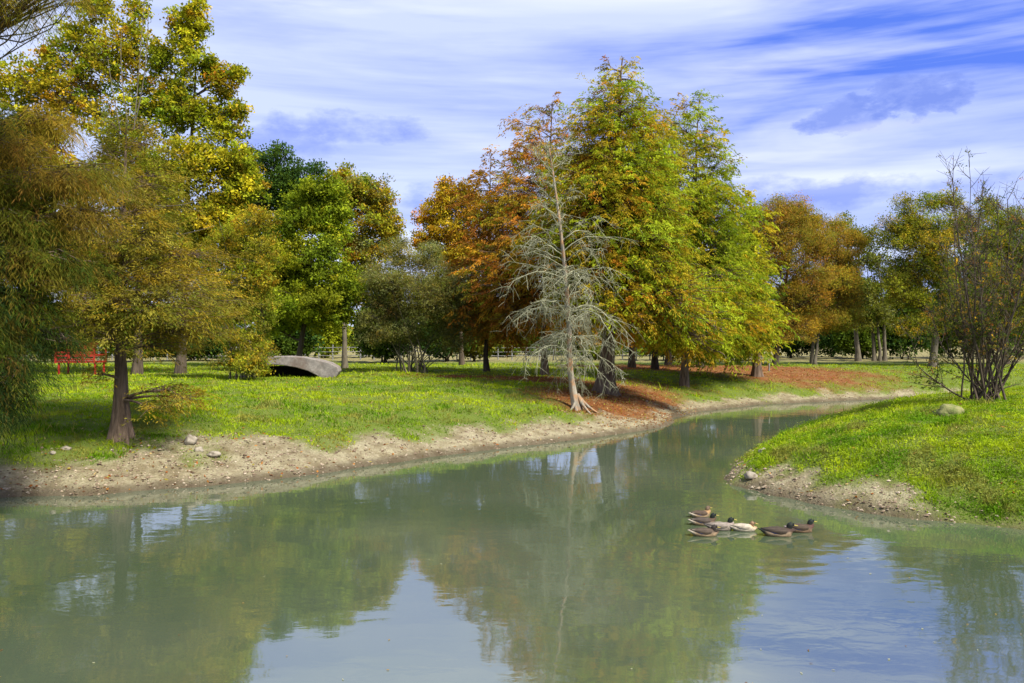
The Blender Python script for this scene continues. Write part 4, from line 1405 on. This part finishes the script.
# ------------------------------------------------------------------ ducks
def duck(px, py, length, heading, label, head, breast, body, flank, tail, billc=True, dk=1.0, tucked=0.0):
    D = CAMZ * F / (py - HOR)
    X = (px - 512) * D / F
    root = empty('duck', (X, D, 0), label, 'duck', 'mallards swimming in a line')
    s = length / 0.49
    # spine from tail to crown: position x,z, half width, half height, colour
    S = [(-.27, .088, .006, .005, tail), (-.235, .078, .032, .012, tail), (-.20, .062, .052, .028, tail), (-.15, .045, .075, .048, body), (-.08, .035, .095, .062, body),
         (0, .032, .102, .070, body), (.07, .035, .098, .072, body), (.125, .045, .083, .070, breast), (.160, .068, .062, .060, breast), (.172, .100, .042, .046, breast),
         (.172, .130, .036, .040, head), (.172, .160, .033, .037, head), (.176, .186, .036, .040, head), (.186, .208, .038, .040, head), (.205, .220, .036, .034, head), (.224, .216, .025, .024, head), (.236, .210, .014, .014, head)]
    pts = np.array([(a[0], 0, a[1]) for a in S])
    tucked = tucked + 0.062
    if tucked:
        pts[9:, 2] -= tucked
        pts[9:, 0] -= tucked * 0.6
    T = np.gradient(pts, axis=0)
    T = nrm(T)
    k = 14
    th = np.linspace(0, 2 * math.pi, k, endpoint=False)
    V, Cc = [], []
    for i, a in enumerate(S):
        U = np.array([0, 1.0, 0])
        Wv = np.cross(T[i], U)
        Wv = -Wv if Wv[2] < 0 and i < 9 else Wv
        if i >= 9:
            Wv = nrm(np.cross(T[i], U)[None])[0]
            Wv = Wv if Wv @ np.array([-1, 0, 0.3]) > 0 else -Wv
        for t in th:
            V.append(pts[i] + U * math.cos(t) * a[2] + Wv * math.sin(t) * a[3])
            c = np.array(a[4])
            if 3 <= i <= 7 and math.sin(t) < 0.25:
                c = np.array(flank)
            Cc.append(c)
    V = np.array(V) * s
    nS = len(S)
    idx = np.arange(nS * k).reshape(nS, k)
    q = np.stack([idx[:-1], np.roll(idx, -1, 1)[:-1], np.roll(idx, -1, 1)[1:], idx[1:]], -1).reshape(-1, 4)
    e = np.array([idx[-1]])
    e0 = np.array([idx[0][::-1]])
    a_ = Acc()
    a_.add(V, [q, e, e0], np.array(Cc))
    a_.build('body', M_FEATH, root, True)
    # folded wings with darker tips crossing over the tail
    for sgn in (-1, 1):
        W_ = [(.10, .060, .004, .010), (.06, .062, .014, .030), (0, .064, .017, .038), (-.08, .066, .016, .034), (-.15, .074, .012, .022), (-.20, .084, .007, .011), (-.235, .096, .002, .003)]
        yy = [.070, .086, .092, .082, .055, .032, .018]
        VV, CC = [], []
        for (a, b, c, d), y_ in zip(W_, yy):
            for t in np.linspace(0, 2 * math.pi, 8, endpoint=False):
                VV.append((a * s, sgn * (y_ + math.cos(t) * c) * s, (b + math.sin(t) * d) * s))
                cc = np.array(body) * (0.8 if a > -0.1 else 0.45)
                if -0.12 < a < -0.05 and math.sin(t) < -0.2:
                    cc = np.array((0.05, 0.07, 0.22))
                CC.append(cc)
        ix = np.arange(7 * 8).reshape(7, 8)
        qq = np.stack([ix[:-1], np.roll(ix, -1, 1)[:-1], np.roll(ix, -1, 1)[1:], ix[1:]], -1).reshape(-1, 4)
        wa = Acc()
        wa.add(VV, [qq, np.array([ix[0][::-1]]), np.array([ix[-1]])], np.array(CC))
        wa.build('wing', M_FEATH, root, True)
    hp = pts[-1] * s
    B = [(0.0, .012, .013), (.016, .012, .009), (.034, .013, .006), (.050, .012, .004), (.056, .006, .002)]
    VV = []
    for a, b, c in B:
        for t in np.linspace(0, 2 * math.pi, 8, endpoint=False):
            VV.append((hp[0] + (a - .004) * s, math.cos(t) * b * s, hp[2] + (-0.15 * a + math.sin(t) * c) * s))
    ix = np.arange(40).reshape(5, 8)
    qq = np.stack([ix[:-1], np.roll(ix, -1, 1)[:-1], np.roll(ix, -1, 1)[1:], ix[1:]], -1).reshape(-1, 4)
    ba = Acc()
    ba.add(VV, [qq, np.array([ix[-1]])])
    ba.build('bill', M_BILL, root, True)
    for sgn in (-1, 1):
        ea = Acc()
        c0 = (pts[14] + np.array([0.006, sgn * 0.030, 0.004])) * s
        th8 = np.linspace(0, 2 * math.pi, 8, endpoint=False)
        VV = [c0 + np.array([math.cos(t) * 0.005, 0, math.sin(t) * 0.005]) * s for t in th8] + [c0 + np.array([0, sgn * 0.004, 0]) * s]
        kk = np.arange(8)
        ea.add(np.array(VV), np.stack([kk, (kk + 1) % 8, 0 * kk + 8], 1))
        ea.build('eye', M_EYE, root)
    root.rotation_euler = (0, 0, R(heading))
    return root


BLK = (0.012, 0.016, 0.012)
GRNH = (0.010, 0.016, 0.012)
CHEST = (0.07, 0.045, 0.025)
GREYF = (0.24, 0.21, 0.17)
BRN = (0.08, 0.055, 0.034)
BUFF = (0.30, 0.22, 0.13)
WHT = (0.42, 0.38, 0.29)
duck(701, 517, 0.44, 22, 'buff and brown duck at the very back of the group, pale tail raised', (0.14, 0.10, 0.06), (0.32, 0.20, 0.09), BRN, BUFF, WHT)
duck(704, 525, 0.48, 4, 'dark headed buff duck between the rear brown duck and the front left duck', GRNH, CHEST, (0.07, 0.055, 0.04), BUFF, WHT)
duck(721, 530, 0.50, 3, 'silver grey drake with black head held high beside the white duck', GRNH, (0.24, 0.2, 0.17), GREYF, GREYF, (0.10, 0.09, 0.08))
duck(744, 531, 0.46, -4, 'whitish duck with tan breast and brown head in the middle of the group', (0.20, 0.13, 0.07), (0.50, 0.38, 0.22), WHT, WHT, WHT, tucked=0.03)
duck(705, 536, 0.48, 2, 'brown duck nearest the camera at the left of the group, dark head', (0.03, 0.025, 0.02), BRN, (0.08, 0.06, 0.04), BUFF, WHT, tucked=0.02)
duck(779, 536, 0.56, -3, 'dark drake with black tail and buff flank, front of the right pair', BLK, (0.05, 0.03, 0.02), (0.06, 0.045, 0.03), (0.28, 0.21, 0.13), BLK, tucked=0.01)
duck(801, 532, 0.50, 5, 'leading drake with black head and yellow bill at the right end of the group', GRNH, (0.07, 0.035, 0.025), (0.07, 0.05, 0.03), (0.18, 0.12, 0.07), (0.30, 0.26, 0.24))
